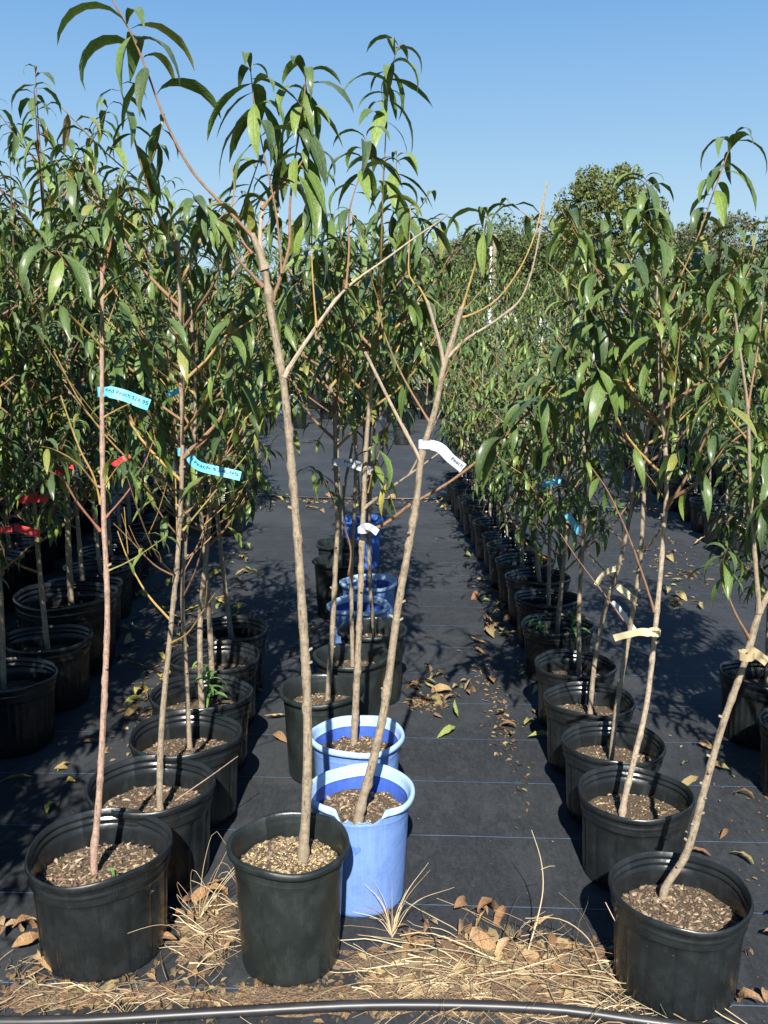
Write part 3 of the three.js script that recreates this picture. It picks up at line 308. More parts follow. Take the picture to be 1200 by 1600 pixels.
// trees grown by rule for the rows behind: a few kinds, cloned
function grow(kind, seed, o) {
  const rnd = rng(seed), root = new THREE.Group(); root.name = 'potted_peach_tree';
  addPot(root, o.pot, seed, { mat: o.potMat || mPotNew, rimMat: o.rimMat, ribs: o.ribs, seg: o.ribs ? 114 : o.seg || 60, chips: o.chips || 0, pale: .35 });
  if (o.small) for (const c of root.children) c.scale.setScalar(.905);
  const lean = (rnd() - .5) * .22, lz = (rnd() - .5) * .16, bend = (rnd() - .5) * .1, y0 = o.pot === 'A' ? .14 : .18, h = o.h;
  const P = [V((rnd() - .5) * .04, y0, (rnd() - .5) * .04), V(bend * .4, y0 + (h - y0) * .3, lz * .3), V(lean * .6 + bend, y0 + (h - y0) * .65, lz * .6), V(lean, h, lz)];
  const tg = stem(P, o.r || .0115, .005, { rad: 8, knots: 14, seed, step: .04 }); mesh('trunk', tg, mBark[0], root);
  const near = o.individual; let n = 0; const crown = near ? new THREE.Group() : null, b = new GB(), twigs = new GB(), S = near ? LEAF : o.set || LEAF_LOW;
  if (near) { crown.name = 'crown'; root.add(crown); }
  growCrown(tg.userData.curve, 0, o.auto, rnd, (p, r0, r1, l) => {
    const g = stem(p, r0, r1, { rad: 4, seed: n, step: .08 }); if (near) mesh('branch', g, rnd() < .5 ? mBark[1] : mBark[3], root); else twigs.add(g, I4);
    l = [l[0], l[1], l[2], l[3] * (o.leaf || 1)];
    leavesAlong(g.userData.curve, l, rnd, (q, w, s, k) => { if (near && n++ < 300) { const m = mesh('leaf', S[k][Math.floor(rnd() * 7)], pickLeafMat(rnd), crown); m.position.copy(q); m.quaternion.copy(w); m.scale.setScalar(s); } else b.add((near ? LEAF_LOW : S)[k][Math.floor(rnd() * 7)], mat4(q, w, s), pickLeafCol(rnd, 0, o.yellow)); });
  });
  // a leader above the last branch
  { const q = P[3], g = stem([q, q.clone().add(V(lean * .3, .16, lz * .3)), q.clone().add(V(lean * .5, .34 * (o.lead || 1), 0))], .004, .001, { rad: 4, seed, step: .08 }); if (near) mesh('branch', g, mBark[1], root); else twigs.add(g, I4);
    leavesAlong(g.userData.curve, [.1, 1, 16, .13 * (o.leaf || 1)], rnd, (q, w, s, k) => { if (near && n++ < 300) { const m = mesh('leaf', S[k][Math.floor(rnd() * 7)], pickLeafMat(rnd), crown); m.position.copy(q); m.quaternion.copy(w); m.scale.setScalar(s); } else b.add((near ? LEAF_LOW : S)[k][Math.floor(rnd() * 7)], mat4(q, w, s), pickLeafCol(rnd, 0, o.yellow)); }); }
  if (twigs.i.length) { const m = mesh('branches', twigs.geo(), mBark[1], root); m.userData.kind = 'stuff'; }
  if (b.i.length) { const m = mesh(near ? 'foliage' : 'crown', b.geo(), mLeafV, near ? crown : root); m.userData.kind = 'stuff'; }
  return root;
}
function place(proto, x, z, turn, label, group, s = 1) { const c = proto.clone(); c.name = numbered('potted_peach_tree'); scene.add(c); c.position.set(x, z > -8.3 ? lift(x, z) + .001 : lift(x, z) - .005, z); c.rotation.y = turn; c.scale.setScalar(s); return tag(c, label, 'potted tree', group); }
const mid = [0, 1, 2].map(i => grow('mid', 300 + i, { pot: 'A', potMat: mPot, seg: 120, h: 1.32 + .08 * i, auto: [12, .7, 1.4, .36, 10], chips: 140, individual: true }));
const G = { l: 'peach trees of the left row', r: 'peach trees of the right row', c: 'peach trees of the middle row' };
place(mid[0], -.622, -3.045, .5, 'peach tree in the fourth pot of the left row', G.l);
place(mid[1], -.645, -3.42, 2.5, 'peach tree in the fifth pot of the left row', G.l);
place(mid[2], -.657, -3.78, 4.2, 'peach tree in the sixth pot of the left row', G.l);
const low = [0, 1, 2].map(i => grow('low', 320 + i, { pot: 'A', potMat: mPot, seg: 120, small: true, h: .98 + .07 * i, auto: [11, .38, .98, .34, 9], chips: 120, individual: true, lead: .7 }));
place(mid[1], .73, -3.42, .3, 'peach tree in the fifth pot of the right row', G.r, .905);
place(low[1], .755, -3.93, 2.2, 'short bushy peach tree in the sixth pot of the right row', G.r);
place(low[2], .78, -4.35, 4.4, 'short bushy peach tree in the seventh pot of the right row', G.r);
const bush = [0, 1, 2, 3].map(i => grow('bush', 340 + i, { pot: 'A', small: true, h: 1.0 + .08 * i, auto: [12, .36, 1.05, .36, 10], lead: .7 }));
const tall = [0, 1, 2, 3, 4].map(i => grow('tall', 360 + i, { pot: 'A', ribs: i < 2 ? 38 : 0, h: 1.5 + .09 * (i % 3), auto: [23, .5, 1.6, .46, 17], lead: 1.3 }));
const slim = [0, 1, 2].map(i => grow('slim', 350 + i, { pot: 'A', h: 1.35 + .08 * i, auto: [11, .7, 1.4, .30, 9] }));
const rr = rng(99), ORD = ['first', 'second', 'third', 'fourth', 'fifth', 'sixth', 'seventh', 'eighth', 'ninth', 'tenth', 'eleventh', 'twelfth', 'thirteenth', 'fourteenth', 'fifteenth', 'sixteenth', 'seventeenth', 'eighteenth', 'nineteenth', 'twentieth', 'twenty-first', 'twenty-second'];
for (let k = 0; k < 11; k++) place(bush[k % 4], .79 - k * .008, -4.7 - k * .37, rr() * 6, `short leafy peach tree in the ${ORD[k + 7]} pot of the right row`, 'far peach trees of the right row', .95 + .15 * rr());
for (let k = 0; k < 6; k++) place(slim[k % 3], -1.22 - k * .06, -7.0 - k * .4, rr() * 6, `peach tree beside the far left path, ${ORD[k]} of its short row`, 'peach trees beside the far left path', .95 + .1 * rr());
// rows further left, in their own shade
for (let k = 0; k < 15; k++) if (k !== 1) place(tall[k % 2], -1.36 - Math.max(0, k - 3) * .05, -2.42 - k * .405, rr() * 6, k === 2 ? 'shaded peach tree in the ribbed black pot at the left edge' : k === 3 ? 'shaded peach tree in the ribbed pot beside the left aisle' : `tall shaded peach tree, ${ORD[k]} pot back in the row along the left edge`, 'shaded peach trees along the left edge', k === 4 ? 1.3 : .98 + .12 * rr());
for (let k = 0; k < 12; k++) place(tall[(k + 2) % 5], -1.95 - k * .05, -3.3 - k * .42, rr() * 6, 'tall peach tree deep in the left block of pots', 'peach trees deep in the left block', 1.0 + .13 * rr());
for (let k = 0; k < 10; k++) place(tall[(k + 3) % 5], -2.6 - k * .05, -4.4 - k * .45, rr() * 6, 'tall peach tree deep in the left block of pots', 'peach trees deep in the left block', 1.05 + .12 * rr());
[[-1.36, -2.0], [-1.37, -1.58], [-1.38, -1.15], [-1.4, -.72], [-1.95, -2.85], [-1.96, -2.42], [-1.97, -1.98], [-2.6, -3.5], [-2.6, -3.0]].forEach(([x, z], k) => place(tall[k % 5], x, z, rr() * 6, 'peach tree of the left block standing outside the frame', 'peach trees of the left block outside the frame', 1.0 + .1 * rr()));
// right of the aisle
place(tall[0], 1.40, -3.28, 1, 'peach tree in the black pot at the right edge behind the leaning tree', 'peach trees right of the aisle', .95);
place(tall[1], 1.36, -2.82, 3, 'peach tree in the ribbed pot cut off by the right edge', 'peach trees right of the aisle', .93);
place(tall[3], 1.42, -2.35, 5, 'peach tree just outside the right edge beside the ribbed pots', 'peach trees right of the aisle', .95);
for (let k = 0; k < 12; k++) place(tall[(k + 1) % 5], 2.4 + .05 * k, -6.2 - k * .45, rr() * 6, `peach tree in the ${ORD[k]} pot of the row beyond the right aisle`, 'peach trees of the row beyond the right aisle', .8 + .15 * rr());
for (let k = 0; k < 10; k++) place(tall[(k + 4) % 5], 3.2 + .05 * k, -7 - k * .6, rr() * 6, 'peach tree deep in the right block of pots', 'peach trees deep in the right block', .95 + .2 * rr());
// middle row, further back
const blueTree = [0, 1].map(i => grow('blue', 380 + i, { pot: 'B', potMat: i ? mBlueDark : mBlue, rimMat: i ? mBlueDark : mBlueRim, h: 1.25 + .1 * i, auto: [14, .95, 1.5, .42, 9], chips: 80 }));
const blackTree = [0, 1].map(i => grow('black', 384 + i, { pot: 'B', potMat: mPotGreen, h: 1.4, auto: [14, .95, 1.5, .42, 9] }));
place(blueTree[0], -.114, -4.02, .4, 'peach tree in the first of two paired far blue pots', G.c);
place(blueTree[0], -.075, -4.42, 2.9, 'peach tree in the second of two paired far blue pots', G.c);
place(blackTree[0], -.24, -4.86, 1, 'peach tree in the black pot left of the far blue pots', G.c);
place(blackTree[1], -.25, -5.3, 3, 'peach tree in the hindmost black pot of the middle row', G.c);
place(blueTree[1], -.155, -5.95, 2, 'peach tree in the dark blue pot at the far end of the middle row', G.c, 1.05);
// beds beyond the cross pipe
const far = [0, 1, 2, 3, 4].map(i => grow('far', 400 + i, { pot: 'B', potMat: mPotNew, h: 1.45 + .17 * i, auto: [18, .5, 1.5 + .17 * i, .52, 11], set: LEAF_FAR, leaf: 1.45, seg: 30, yellow: .06, lead: 1.2 }));
const farBlue = grow('farblue', 410, { pot: 'B', potMat: mBlue, rimMat: mBlueRim, h: 1.7, auto: [11, .8, 1.8, .55, 9], set: LEAF_FAR, leaf: 1.45, seg: 30 });
place(blackTree[0], .25, -13.2, 0, 'small peach tree in the lone black pot standing in the far aisle', 'peach trees of the far beds', .95);
place(farBlue, -2.42, -18.6, 1, 'leftmost of the far blue pots with its tree', 'far blue pots', 1.2); place(farBlue, -2.06, -18.7, 2, 'middle one of the far blue pots with its tree', 'far blue pots', 1.2); place(farBlue, -1.72, -19.1, 4, 'rightmost of the far blue pots with its tree', 'far blue pots', 1.2);
for (let k = 0; k < 13; k++) place(far[k % 4], -1.75 + k * .3 + rr() * .15, -15.6 - rr() * 2.2, rr() * 6, `potted peach tree standing across the far path, ${ORD[k]} from the left`, 'peach trees across the far path', .9 + .15 * rr());
for (let k = 0; k < 9; k++) place(far[k % 5], .85 + .11 * k + rr() * .1, -10.2 - k * 1.25, rr() * 6, `leafy peach tree of the far bed edging the path, ${ORD[k]} from its near end`, 'peach trees of the far bed right of the path', .75 + .12 * rr());
for (let k = 0; k < 26; k++) { const row = k % 3; place(far[k % 5], 1.9 + row * 1.3 + rr() * .5 + k * .05, -11 - Math.floor(k / 3) * 1.7 - rr(), rr() * 6, 'leafy peach tree far back on the right', 'peach trees far back on the right', .9 + .2 * rr()); }
for (let k = 0; k < 22; k++) { const row = k % 2; place(far[k % 5], -1.75 - row * 1.2 - rr() * .6 - k * .06, -10.4 - Math.floor(k / 2) * 1.2 - rr(), rr() * 6, 'leafy peach tree far back on the left', 'peach trees far back on the left', .95 + .2 * rr()); }
for (let k = 0; k < 22; k++) place(far[2 + k % 3], -3.0 + k * .36 + rr() * .2, -20.3 - rr() * 3, rr() * 6, `tall leafy tree of the far hedge, ${ORD[k]} from its left end`, 'trees closing the far path', 1.15 + .3 * rr());

// ---------------------------------------------------------------- far tree line
const mFarBark = bark(.09, .075, .06), mFarLeaf = new THREE.MeshStandardMaterial({ vertexColors: true, roughness: .9, side: THREE.DoubleSide });
const tuft = (() => { const g = new THREE.BufferGeometry(); g.setAttribute('position', new THREE.Float32BufferAttribute([-.5, 0, 0, .5, 0, .1, .15, .45, .1, -.15, -.45, 0], 3)); g.setAttribute('normal', new THREE.Float32BufferAttribute([0, 0, 1, 0, 0, 1, 0, 0, 1, 0, 0, 1], 3)); g.setIndex([0, 1, 2, 0, 3, 1]); g.computeVertexNormals(); return g; })();
function oak(x, z, h, w, seed, col, label) {
  const r = rng(seed), root = new THREE.Group(); root.name = numbered('oak_tree'); root.position.set(x, -.03, z); scene.add(root); tag(root, label, 'tree', 'oak trees on the skyline');
  mesh('trunk', stem([V(0, 0, 0), V(.1, h * .2, 0), V(-.1, h * .45, .1), V(0, h * .8, 0)], h * .03, h * .008, { rad: 8, step: .5 }), mFarBark, root);
  for (let k = 0; k < 7; k++) { const a = k * 2.4, y = h * (.25 + .05 * k); mesh('branch', stem([V(0, y, 0), V(Math.cos(a) * w * .4, y + h * .12, Math.sin(a) * w * .4), V(Math.cos(a) * w * .75, y + h * .2, Math.sin(a) * w * .75)], h * .011, h * .003, { rad: 5, step: .6 }), mFarBark, root); }
  const b = new GB(), q = new THREE.Quaternion();
  for (let c = 0; c < 150; c++) {
    const u = r() * ang, e = Math.asin(lerp(-.75, 1, r())), d = Math.pow(r(), .35), R0 = w * (.82 + .3 * fbm(Math.cos(u) * 1.6 + seed, e * 1.8, Math.sin(u) * 1.6, 2)), cx = Math.cos(u) * Math.cos(e) * R0 * d, cy = h * .56 + Math.sin(e) * h * .41 * d * (.9 + .25 * fbm(u * 1.3, seed, 0, 2)), cz = Math.sin(u) * Math.cos(e) * R0 * d, s = w * (.10 + .10 * r()), v = .75 + .5 * r();
    for (let i = 0; i < 170; i++) { const p = V(r() - .5, (r() - .5) * .75, r() - .5).normalize().multiplyScalar(s * (.55 + .5 * r())); q.setFromEuler(new THREE.Euler(r() * 6, r() * 6, r() * 6)); const k = v * (.8 + .4 * r()); b.add(tuft, mat4(V(cx + p.x, cy + p.y, cz + p.z), q, .10 + .13 * r()), col.map(t => t * k)); }
  }
  const m = mesh('crown', b.geo(), mFarLeaf, root); m.userData.kind = 'stuff';
}
const OL = [.115, .140, .036], OG = [.085, .112, .034], OD = [.105, .115, .058];
[[13.3, -58, 12.2, 4.3, OL, 'broad sunlit oak rising highest on the skyline'], [20.5, -62, 10.2, 5, OD, 'greyish oak right of the highest oak'], [26, -60, 9.6, 5, OG, 'dark oak at the right end of the skyline'], [8.4, -66, 10.2, 5.2, OG, 'dark oak behind the light pole'], [12.4, -70, 10.6, 5.6, OD, 'olive oak between the pole and the highest oak'], [3.9, -68, 8.8, 4.8, OD, 'low olive oak left of the light pole'], [1.4, -72, 6.6, 3.4, OG, 'low dark oak above the far path'], [-3, -75, 6.2, 3.6, OD, 'low oak behind the middle row'], [-9, -74, 6, 4, OG, 'low oak behind the left rows'], [31, -66, 10, 5, OD, 'oak just off the right end of the skyline']].forEach((a, i) => oak(a[0], a[1], a[2], a[3], 500 + i * 13, a[4], a[5]));

// ---------------------------------------------------------------- light pole and van far off
{
  const r = new THREE.Group(); r.name = numbered('light_pole'); r.position.set(4.95, -.03, -45); scene.add(r); tag(r, 'white light pole standing against the far oaks', 'pole');
  const mW = new THREE.MeshStandardMaterial({ color: lin(.75, .75, .75), roughness: .5 });
  mesh('post', new THREE.CylinderGeometry(.06, .09, 5.6, 12).translate(0, 2.8, 0), mW, r); mesh('base', new THREE.CylinderGeometry(.16, .18, .3, 12).translate(0, .15, 0), mFarBark, r);
  mesh('finial', new THREE.SphereGeometry(.07, 10, 8).translate(0, 5.62, 0), mW, r);
  const u = new THREE.Group(); u.name = numbered('utility_pole'); u.position.set(5.22, -.03, -46); scene.add(u); tag(u, 'grey wooden utility pole beside the white light pole', 'pole');
  mesh('post', stem([V(0, 0, 0), V(.01, 3.5, 0), V(0, 6.4, 0)], .14, .1, { rad: 10, step: .4 }), mBark[0], u);
  mesh('cap', new THREE.CylinderGeometry(.11, .11, .08, 10).translate(0, 6.4, 0), mFarBark, u);
}
{
  const r = new THREE.Group(); r.name = numbered('parked_van'); r.position.set(6.35, -.03, -44); scene.add(r); tag(r, 'white van glimpsed through leaves below the oaks', 'van');
  const mW = new THREE.MeshPhysicalMaterial({ color: lin(.8, .8, .8), roughness: .35, clearcoat: .5 }), mG = new THREE.MeshStandardMaterial({ color: lin(.03, .035, .04), roughness: .15 }), mT = new THREE.MeshStandardMaterial({ color: lin(.03, .03, .03), roughness: .9 });
  const s = new THREE.Shape(); s.moveTo(-.92, .45); s.lineTo(.92, .45); s.lineTo(.95, 1.3); s.lineTo(.82, 2.45); s.quadraticCurveTo(.78, 2.62, .6, 2.64); s.lineTo(-.6, 2.64); s.quadraticCurveTo(-.78, 2.62, -.82, 2.45); s.lineTo(-.95, 1.3); s.closePath();
  mesh('body', new THREE.ExtrudeGeometry(s, { depth: 4.4, bevelEnabled: true, bevelSize: .04, bevelThickness: .05, bevelSegments: 2 }).translate(0, 0, -4.4), mW, r);
  for (const x of [-.4, .4]) { const d = mesh('rear_door', new THREE.BoxGeometry(.74, 1.9, .03).translate(x, 1.45, .08), mW, r); mesh('window', new THREE.BoxGeometry(.5, .5, .02).translate(x, 1.98, .1), mG, d); }
  for (const x of [-.78, .78]) for (const z of [-.8, -3.5]) mesh('wheel', new THREE.CylinderGeometry(.34, .34, .22, 20).rotateZ(Math.PI / 2).translate(x, .34, z), mT, r);
  mesh('bumper', new THREE.BoxGeometry(1.8, .16, .12).translate(0, .48, .1), mT, r);
}

// ---------------------------------------------------------------- pipes
function pipe(pts, rad, label) { const g = stem(pts.map(([x, z]) => V(x, lift(x, z) + rad + .001, z)), rad, rad, { rad: 12, wob: .02, step: .06 }); tag(mesh('irrigation_pipe', g, mPipe, null, true), label, 'pipe'); }
pipe([[-1.3, -1.80], [-.73, -1.785], [-.37, -1.81], [0, -1.833], [.38, -1.82], [.56, -1.785], [.75, -1.755], [1.3, -1.74]], .012, 'thick black irrigation pipe along the bottom edge');
pipe([[-2.6, -8.74], [-1.24, -8.69], [-.3, -8.55], [.78, -8.48], [1.3, -8.25], [2.2, -8.0], [3.0, -7.88], [4.4, -7.8]], .009, 'thin black irrigation pipe crossing the far path');

// ---------------------------------------------------------------- ribbon tags
const TAGC = { blue: [.13, .50, .72], white: [.50, .51, .56], yellow: [.62, .53, .33], tan: [.40, .32, .18], red: [.55, .02, .03] }, tagMats = {};
function tagMat(c, t) {
  const k = c + t; if (tagMats[k]) return tagMats[k]; const m = new THREE.MeshPhysicalMaterial({ color: lin(...TAGC[c]), roughness: .55, transmission: .15, thickness: 0, side: THREE.DoubleSide });
  if (t) { const cv = document.createElement('canvas'); cv.width = 512; cv.height = 128; const x = cv.getContext('2d'); x.fillStyle = '#fff'; x.fillRect(0, 0, 512, 128); x.fillStyle = '#161a2c'; x.textBaseline = 'middle'; x.font = 'bold 60px sans-serif'; x.fillText(t, 500 - x.measureText(t).width, 52); x.font = '20px sans-serif'; m.map = new THREE.CanvasTexture(cv); m.map.colorSpace = THREE.SRGBColorSpace; m.color = lin(...TAGC[c]); }
  return tagMats[k] = m;
}
for (const t of [{"p":[[-0.6062,1.3406,-2.058],[-0.582,1.3355,-2.05],[-0.5452,1.3251,-2.04],[-0.5072,1.31,-2.04]],"w":0.034,"c":"blue","t":"Red Peach $24.95","l":"light blue ribbon tag on the front left tree","b":[-0.6155,1.3372,-2.07,0.0095]},{"p":[[-0.4998,1.1677,-2.358],[-0.4623,1.1448,-2.31],[-0.405,1.1344,-2.27],[-0.3492,1.1218,-2.27]],"w":0.031,"c":"blue","t":"Red Peach $24.95","l":"light blue ribbon tag hanging low on the second left tree","b":[-0.5104,1.1695,-2.37,0.01]},{"p":[[-0.5646,1.3054,-2.47],[-0.5476,1.3137,-2.47],[-0.5295,1.3182,-2.48]],"w":0.02,"c":"blue","t":"","l":"small crumpled blue tag behind the second left tree","b":null},{"p":[[-0.1602,1.0671,-2.96],[-0.1051,1.0643,-2.95],[-0.0345,1.0371,-2.955]],"w":0.036,"c":"white","t":"Peach $24.95","l":"white ribbon tag stretched across the middle row trunks","b":[-0.1528,1.0652,-2.975,0.0115]},{"p":[[0.1008,1.2074,-2.203],[0.1313,1.2004,-2.185],[0.1555,1.1764,-2.185],[0.1867,1.1509,-2.195]],"w":0.032,"c":"white","t":"Peach","l":"white ribbon tag curling off the tree in the broken blue pot","b":[0.0968,1.2061,-2.215,0.0145]},{"p":[[-0.0199,1.1567,-3.66],[-0.0074,1.1377,-3.65],[0.0075,1.102,-3.66]],"w":0.03,"c":"white","t":"","l":"small white tag twisted on a stem of the middle row","b":null},{"p":[[-0.0693,0.9189,-2.629],[-0.0473,0.9275,-2.623],[-0.0183,0.9077,-2.629]],"w":0.026,"c":"white","t":"","l":"white tag tied low on the tree in the second blue pot","b":[-0.0606,0.9119,-2.645,0.0135]},{"p":[[0.6971,0.7007,-2.343],[0.6615,0.705,-2.335],[0.6274,0.7014,-2.33],[0.5962,0.6878,-2.335]],"w":0.029,"c":"yellow","t":"","l":"cream ribbon tag on the pale trunk of the right row","b":[0.7056,0.6986,-2.355,0.0125]},{"p":[[0.68,0.7425,-2.67],[0.7066,0.722,-2.66],[0.7366,0.6959,-2.67]],"w":0.026,"c":"yellow","t":"Cherry","l":"cream tag with dark print on the third right tree","b":null},{"p":[[0.7687,0.7125,-2.995],[0.7257,0.7055,-2.98],[0.6921,0.6603,-2.98]],"w":0.026,"c":"yellow","t":"","l":"cream tag arching left from the fourth right tree","b":null},{"p":[[0.7464,0.6069,-2.97],[0.7726,0.5752,-2.96],[0.8194,0.5121,-2.96]],"w":0.026,"c":"white","t":"","l":"white tag hanging among the crossing right row trunks","b":null},{"p":[[0.7683,0.8068,-1.893],[0.7887,0.7942,-1.905],[0.8202,0.7701,-1.925]],"w":0.027,"c":"tan","t":"Cherry","l":"tan tag tied round the leaning front right trunk","b":[0.7672,0.7914,-1.905,0.0145]},{"p":[[0.6445,0.8406,-3.28],[0.6661,0.8171,-3.27],[0.6948,0.7711,-3.28]],"w":0.03,"c":"blue","t":"","l":"bright blue tag on the fifth right tree","b":null},{"p":[[0.6118,0.8945,-3.6],[0.6518,0.9061,-3.59],[0.6975,0.9221,-3.6]],"w":0.03,"c":"blue","t":"","l":"bright blue tag above the short right row trees","b":null},{"p":[[-1.2551,0.9083,-3.18],[-1.2027,0.9144,-3.17],[-1.1494,0.915,-3.18]],"w":0.035,"c":"red","t":"","l":"upper red tag in the shade at the left edge","b":null},{"p":[[-1.2748,0.8166,-3.18],[-1.2323,0.8029,-3.17],[-1.1861,0.7896,-3.18]],"w":0.035,"c":"red","t":"","l":"lower red tag in the shade at the left edge","b":null},{"p":[[-1.3379,0.7986,-3.18],[-1.3069,0.8051,-3.17],[-1.282,0.8076,-3.18]],"w":0.03,"c":"red","t":"","l":"red tag cut off by the left edge","b":null},{"p":[[-0.9967,0.9969,-3.43],[-0.9649,1.0123,-3.42],[-0.9338,1.0323,-3.43]],"w":0.03,"c":"red","t":"","l":"red tag right of the front left trunk","b":null},{"p":[[-1.2056,0.9636,-3.43],[-1.1731,0.9793,-3.42],[-1.1449,0.9945,-3.43]],"w":0.03,"c":"red","t":"","l":"red tag left of the front left trunk","b":null},{"p":[[0.712,0.8966,-8.48],[0.7403,0.8687,-8.47],[0.7766,0.8107,-8.48]],"w":0.08,"c":"blue","t":"","l":"tiny blue tag far along the right row","b":null}]) {
  const r = new THREE.Group(); r.name = numbered('ribbon_tag'); scene.add(r); const b = t.p[0]; r.position.set(...b); tag(r, t.l, 'tag', 'ribbon tags tied to the trees');
  const cv = new THREE.CatmullRomCurve3(t.p.map(p => V(p[0] - b[0], p[1] - b[1], p[2] - b[2]))), n = 16, pos = [], uv = [], idx = [], flip = t.p[t.p.length - 1][0] < b[0];
  for (let i = 0; i <= n; i++) { const s = i / n, p = cv.getPointAt(s), T = cv.getTangentAt(s), w = t.w * .74 * (s < .12 ? .55 + s * 3.7 : 1) * .5, tilt = .5 * Math.sin(s * 3 + t.w * 90), U = V(-T.y, T.x, tilt * .6).normalize(); if (U.y < 0) U.negate();
    const dz = .004 * Math.sin(s * 9 + b[0] * 30);
    pos.push(p.x + U.x * w, p.y + U.y * w, p.z + U.z * w + dz, p.x - U.x * w, p.y - U.y * w, p.z - U.z * w + dz); const q = flip ? 1 - s : s; uv.push(q, 1, q, 0); if (i < n) idx.push(i * 2, i * 2 + 1, i * 2 + 2, i * 2 + 2, i * 2 + 1, i * 2 + 3); }
  const g = new THREE.BufferGeometry(); g.setAttribute('position', new THREE.Float32BufferAttribute(pos, 3)); g.setAttribute('uv', new THREE.Float32BufferAttribute(uv, 2)); g.setIndex(idx); g.computeVertexNormals(); mesh('strip', g, tagMat(t.c, t.t), r);
  if (t.b) { const bg = new THREE.CylinderGeometry(t.b[3] + .002, t.b[3] + .0015, t.w * .62, 18, 3, true), p = bg.attributes.position; for (let i = 0; i < p.count; i++) { const f = 1 + .10 * Math.sin(i * 2.3); p.setX(i, p.getX(i) * f); p.setZ(i, p.getZ(i) * f); } bg.computeVertexNormals(); const o = mesh('loop', bg, tagMat(t.c, ''), r); o.position.set(t.b[0] - b[0], t.b[1] - b[1], t.b[2] - b[2]); }
}

// ---------------------------------------------------------------- debris strip at the front: dirt, straw, dry leaves
function patch(pts, label, seed) { // a thin uneven scatter of soil with a ragged edge
  const [x0, z0, rx, rz] = pts, pos = [], uv = [], idx = [], nr = 16, ns = 80;
  for (let j = 0; j <= nr; j++) for (let k = 0; k <= ns; k++) { const a = k / ns * ang, e = 1 + 1.25 * fbm(Math.cos(a) * 3.2 + seed, Math.sin(a) * 3.2, 0, 5), f = j / nr, x = x0 + Math.cos(a) * rx * e * f, z = z0 + Math.sin(a) * rz * e * f; pos.push(x, lift(x, z) + (1 - f * f) * (.006 + .018 * Math.max(0, fbm(x * 14, z * 14, seed, 3))) - (j === nr ? .004 : 0) + .0008, z); uv.push(x * 2.2, z * 2.2); }
  for (let j = 0; j < nr; j++) for (let k = 0; k < ns; k++) { const a = j * (ns + 1) + k, b = a + ns + 1; idx.push(a, a + 1, b, b, a + 1, b + 1); }
  const g = new THREE.BufferGeometry(); g.setAttribute('position', new THREE.Float32BufferAttribute(pos, 3)); g.setAttribute('uv', new THREE.Float32BufferAttribute(uv, 2)); g.setIndex(idx); g.computeVertexNormals(); tag(mesh('dirt_patch', g, mDirt, null, true), label, 'dirt', null, 'structure');
}
patch([.24, -1.93, .34, .12], 'spilled sandy soil under the straw at front centre', 3);
patch([-.20, -1.865, .24, .05], 'soil spilled round the foot of the front centre pot', 8);
patch([-.74, -1.875, .12, .045], 'soil spilled left before the front left pot', 15);
patch([-.50, -1.885, .10, .04], 'small heap of soil between the front left and centre pots', 31);
patch([-.44, -2.12, .07, .16], 'soil and chaff between the two front left pots', 22);
const strawG = new GB(), sr = rng(71), SC = [[.48, .38, .23], [.36, .26, .15], [.55, .46, .30], [.26, .17, .10], [.32, .23, .14]];
function strand(x, z, L, yaw, rise, seed, col, r0 = .0014) {
  const n = 4, P = []; let a = yaw, y = .004 + .014 * sr(), px = x, pz = z;
  for (let i = 0; i <= n; i++) { P.push(V(px, lift(px, pz) + Math.max(.003, y), pz)); px += Math.cos(a) * L / n * Math.sqrt(Math.max(.08, 1 - rise * rise)); pz += Math.sin(a) * L / n * Math.sqrt(Math.max(.08, 1 - rise * rise)); y += rise * L / n; rise -= .09 + .2 * sr() * (rise > 0 ? 1 : 0); a += (sr() - .5) * .9; }
  return stem(P, r0, r0 * .35, { rad: 3, wob: 0, step: L / 6, cap: false });
}
function strawZone(n, fx, L, rise) { for (let i = 0; i < n; i++) { const [x, z] = fx(); const c = SC[Math.floor(sr() * 5)], v = .75 + .5 * sr(); strawG.add(strand(x, z, L * (.4 + sr()), sr() * ang, sr() < .3 ? rise * sr() : .05 * sr(), i, c, .0008 + .0011 * sr()), I4, c.map(q => q * v)); } }
const gauss = () => (sr() + sr() + sr()) / 1.5 - 1;
strawZone(150, () => [.26 + gauss() * .36, -1.96 + gauss() * .16], .17, .5); strawZone(70, () => [.3 + gauss() * .34, -1.95 + gauss() * .14], .32, .75);
strawZone(90, () => [.10 + gauss() * .22, -1.90 + gauss() * .08], .11, .4);
strawZone(70, () => [.52 + gauss() * .12, -1.84 + gauss() * .12], .2, .6);
strawZone(70, () => [-.43 + gauss() * .09, -2.08 + gauss() * .2], .15, .85);
strawZone(70, () => [-.55 + gauss() * .35, -1.86 + gauss() * .05], .12, .12);
strawZone(30, () => [-.8 + gauss() * .12, -1.98 + gauss() * .1], .12, .12);
tag(mesh('dry_straw', strawG.geo(), mStraw, null, true), 'tangled dry straw strewn along the front edge', 'straw', null, 'stuff');
const litG = new GB(), lr = rng(83), flake = leafGeo({ e0: .25, bend: .6, W: .24, n: 3, fold: .3, twist: .5 }), DC = [[.24, .12, .06], [.33, .19, .10], [.16, .09, .055], [.40, .28, .15], [.20, .15, .09]];
function litter(n, f, s) { for (let i = 0; i < n; i++) { const [x, z] = f(), c = DC[Math.floor(lr() * 5)], v = .7 + .6 * lr(), k = s * (.35 + lr()); litG.add(flake, mat4(V(x, lift(x, z) + .003, z), quat(lr() * 6, (lr() - .5) * .7, (lr() - .5) * .4), k), c.map(q => q * v)); } }
const lg = () => (lr() + lr() + lr()) / 1.5 - 1;
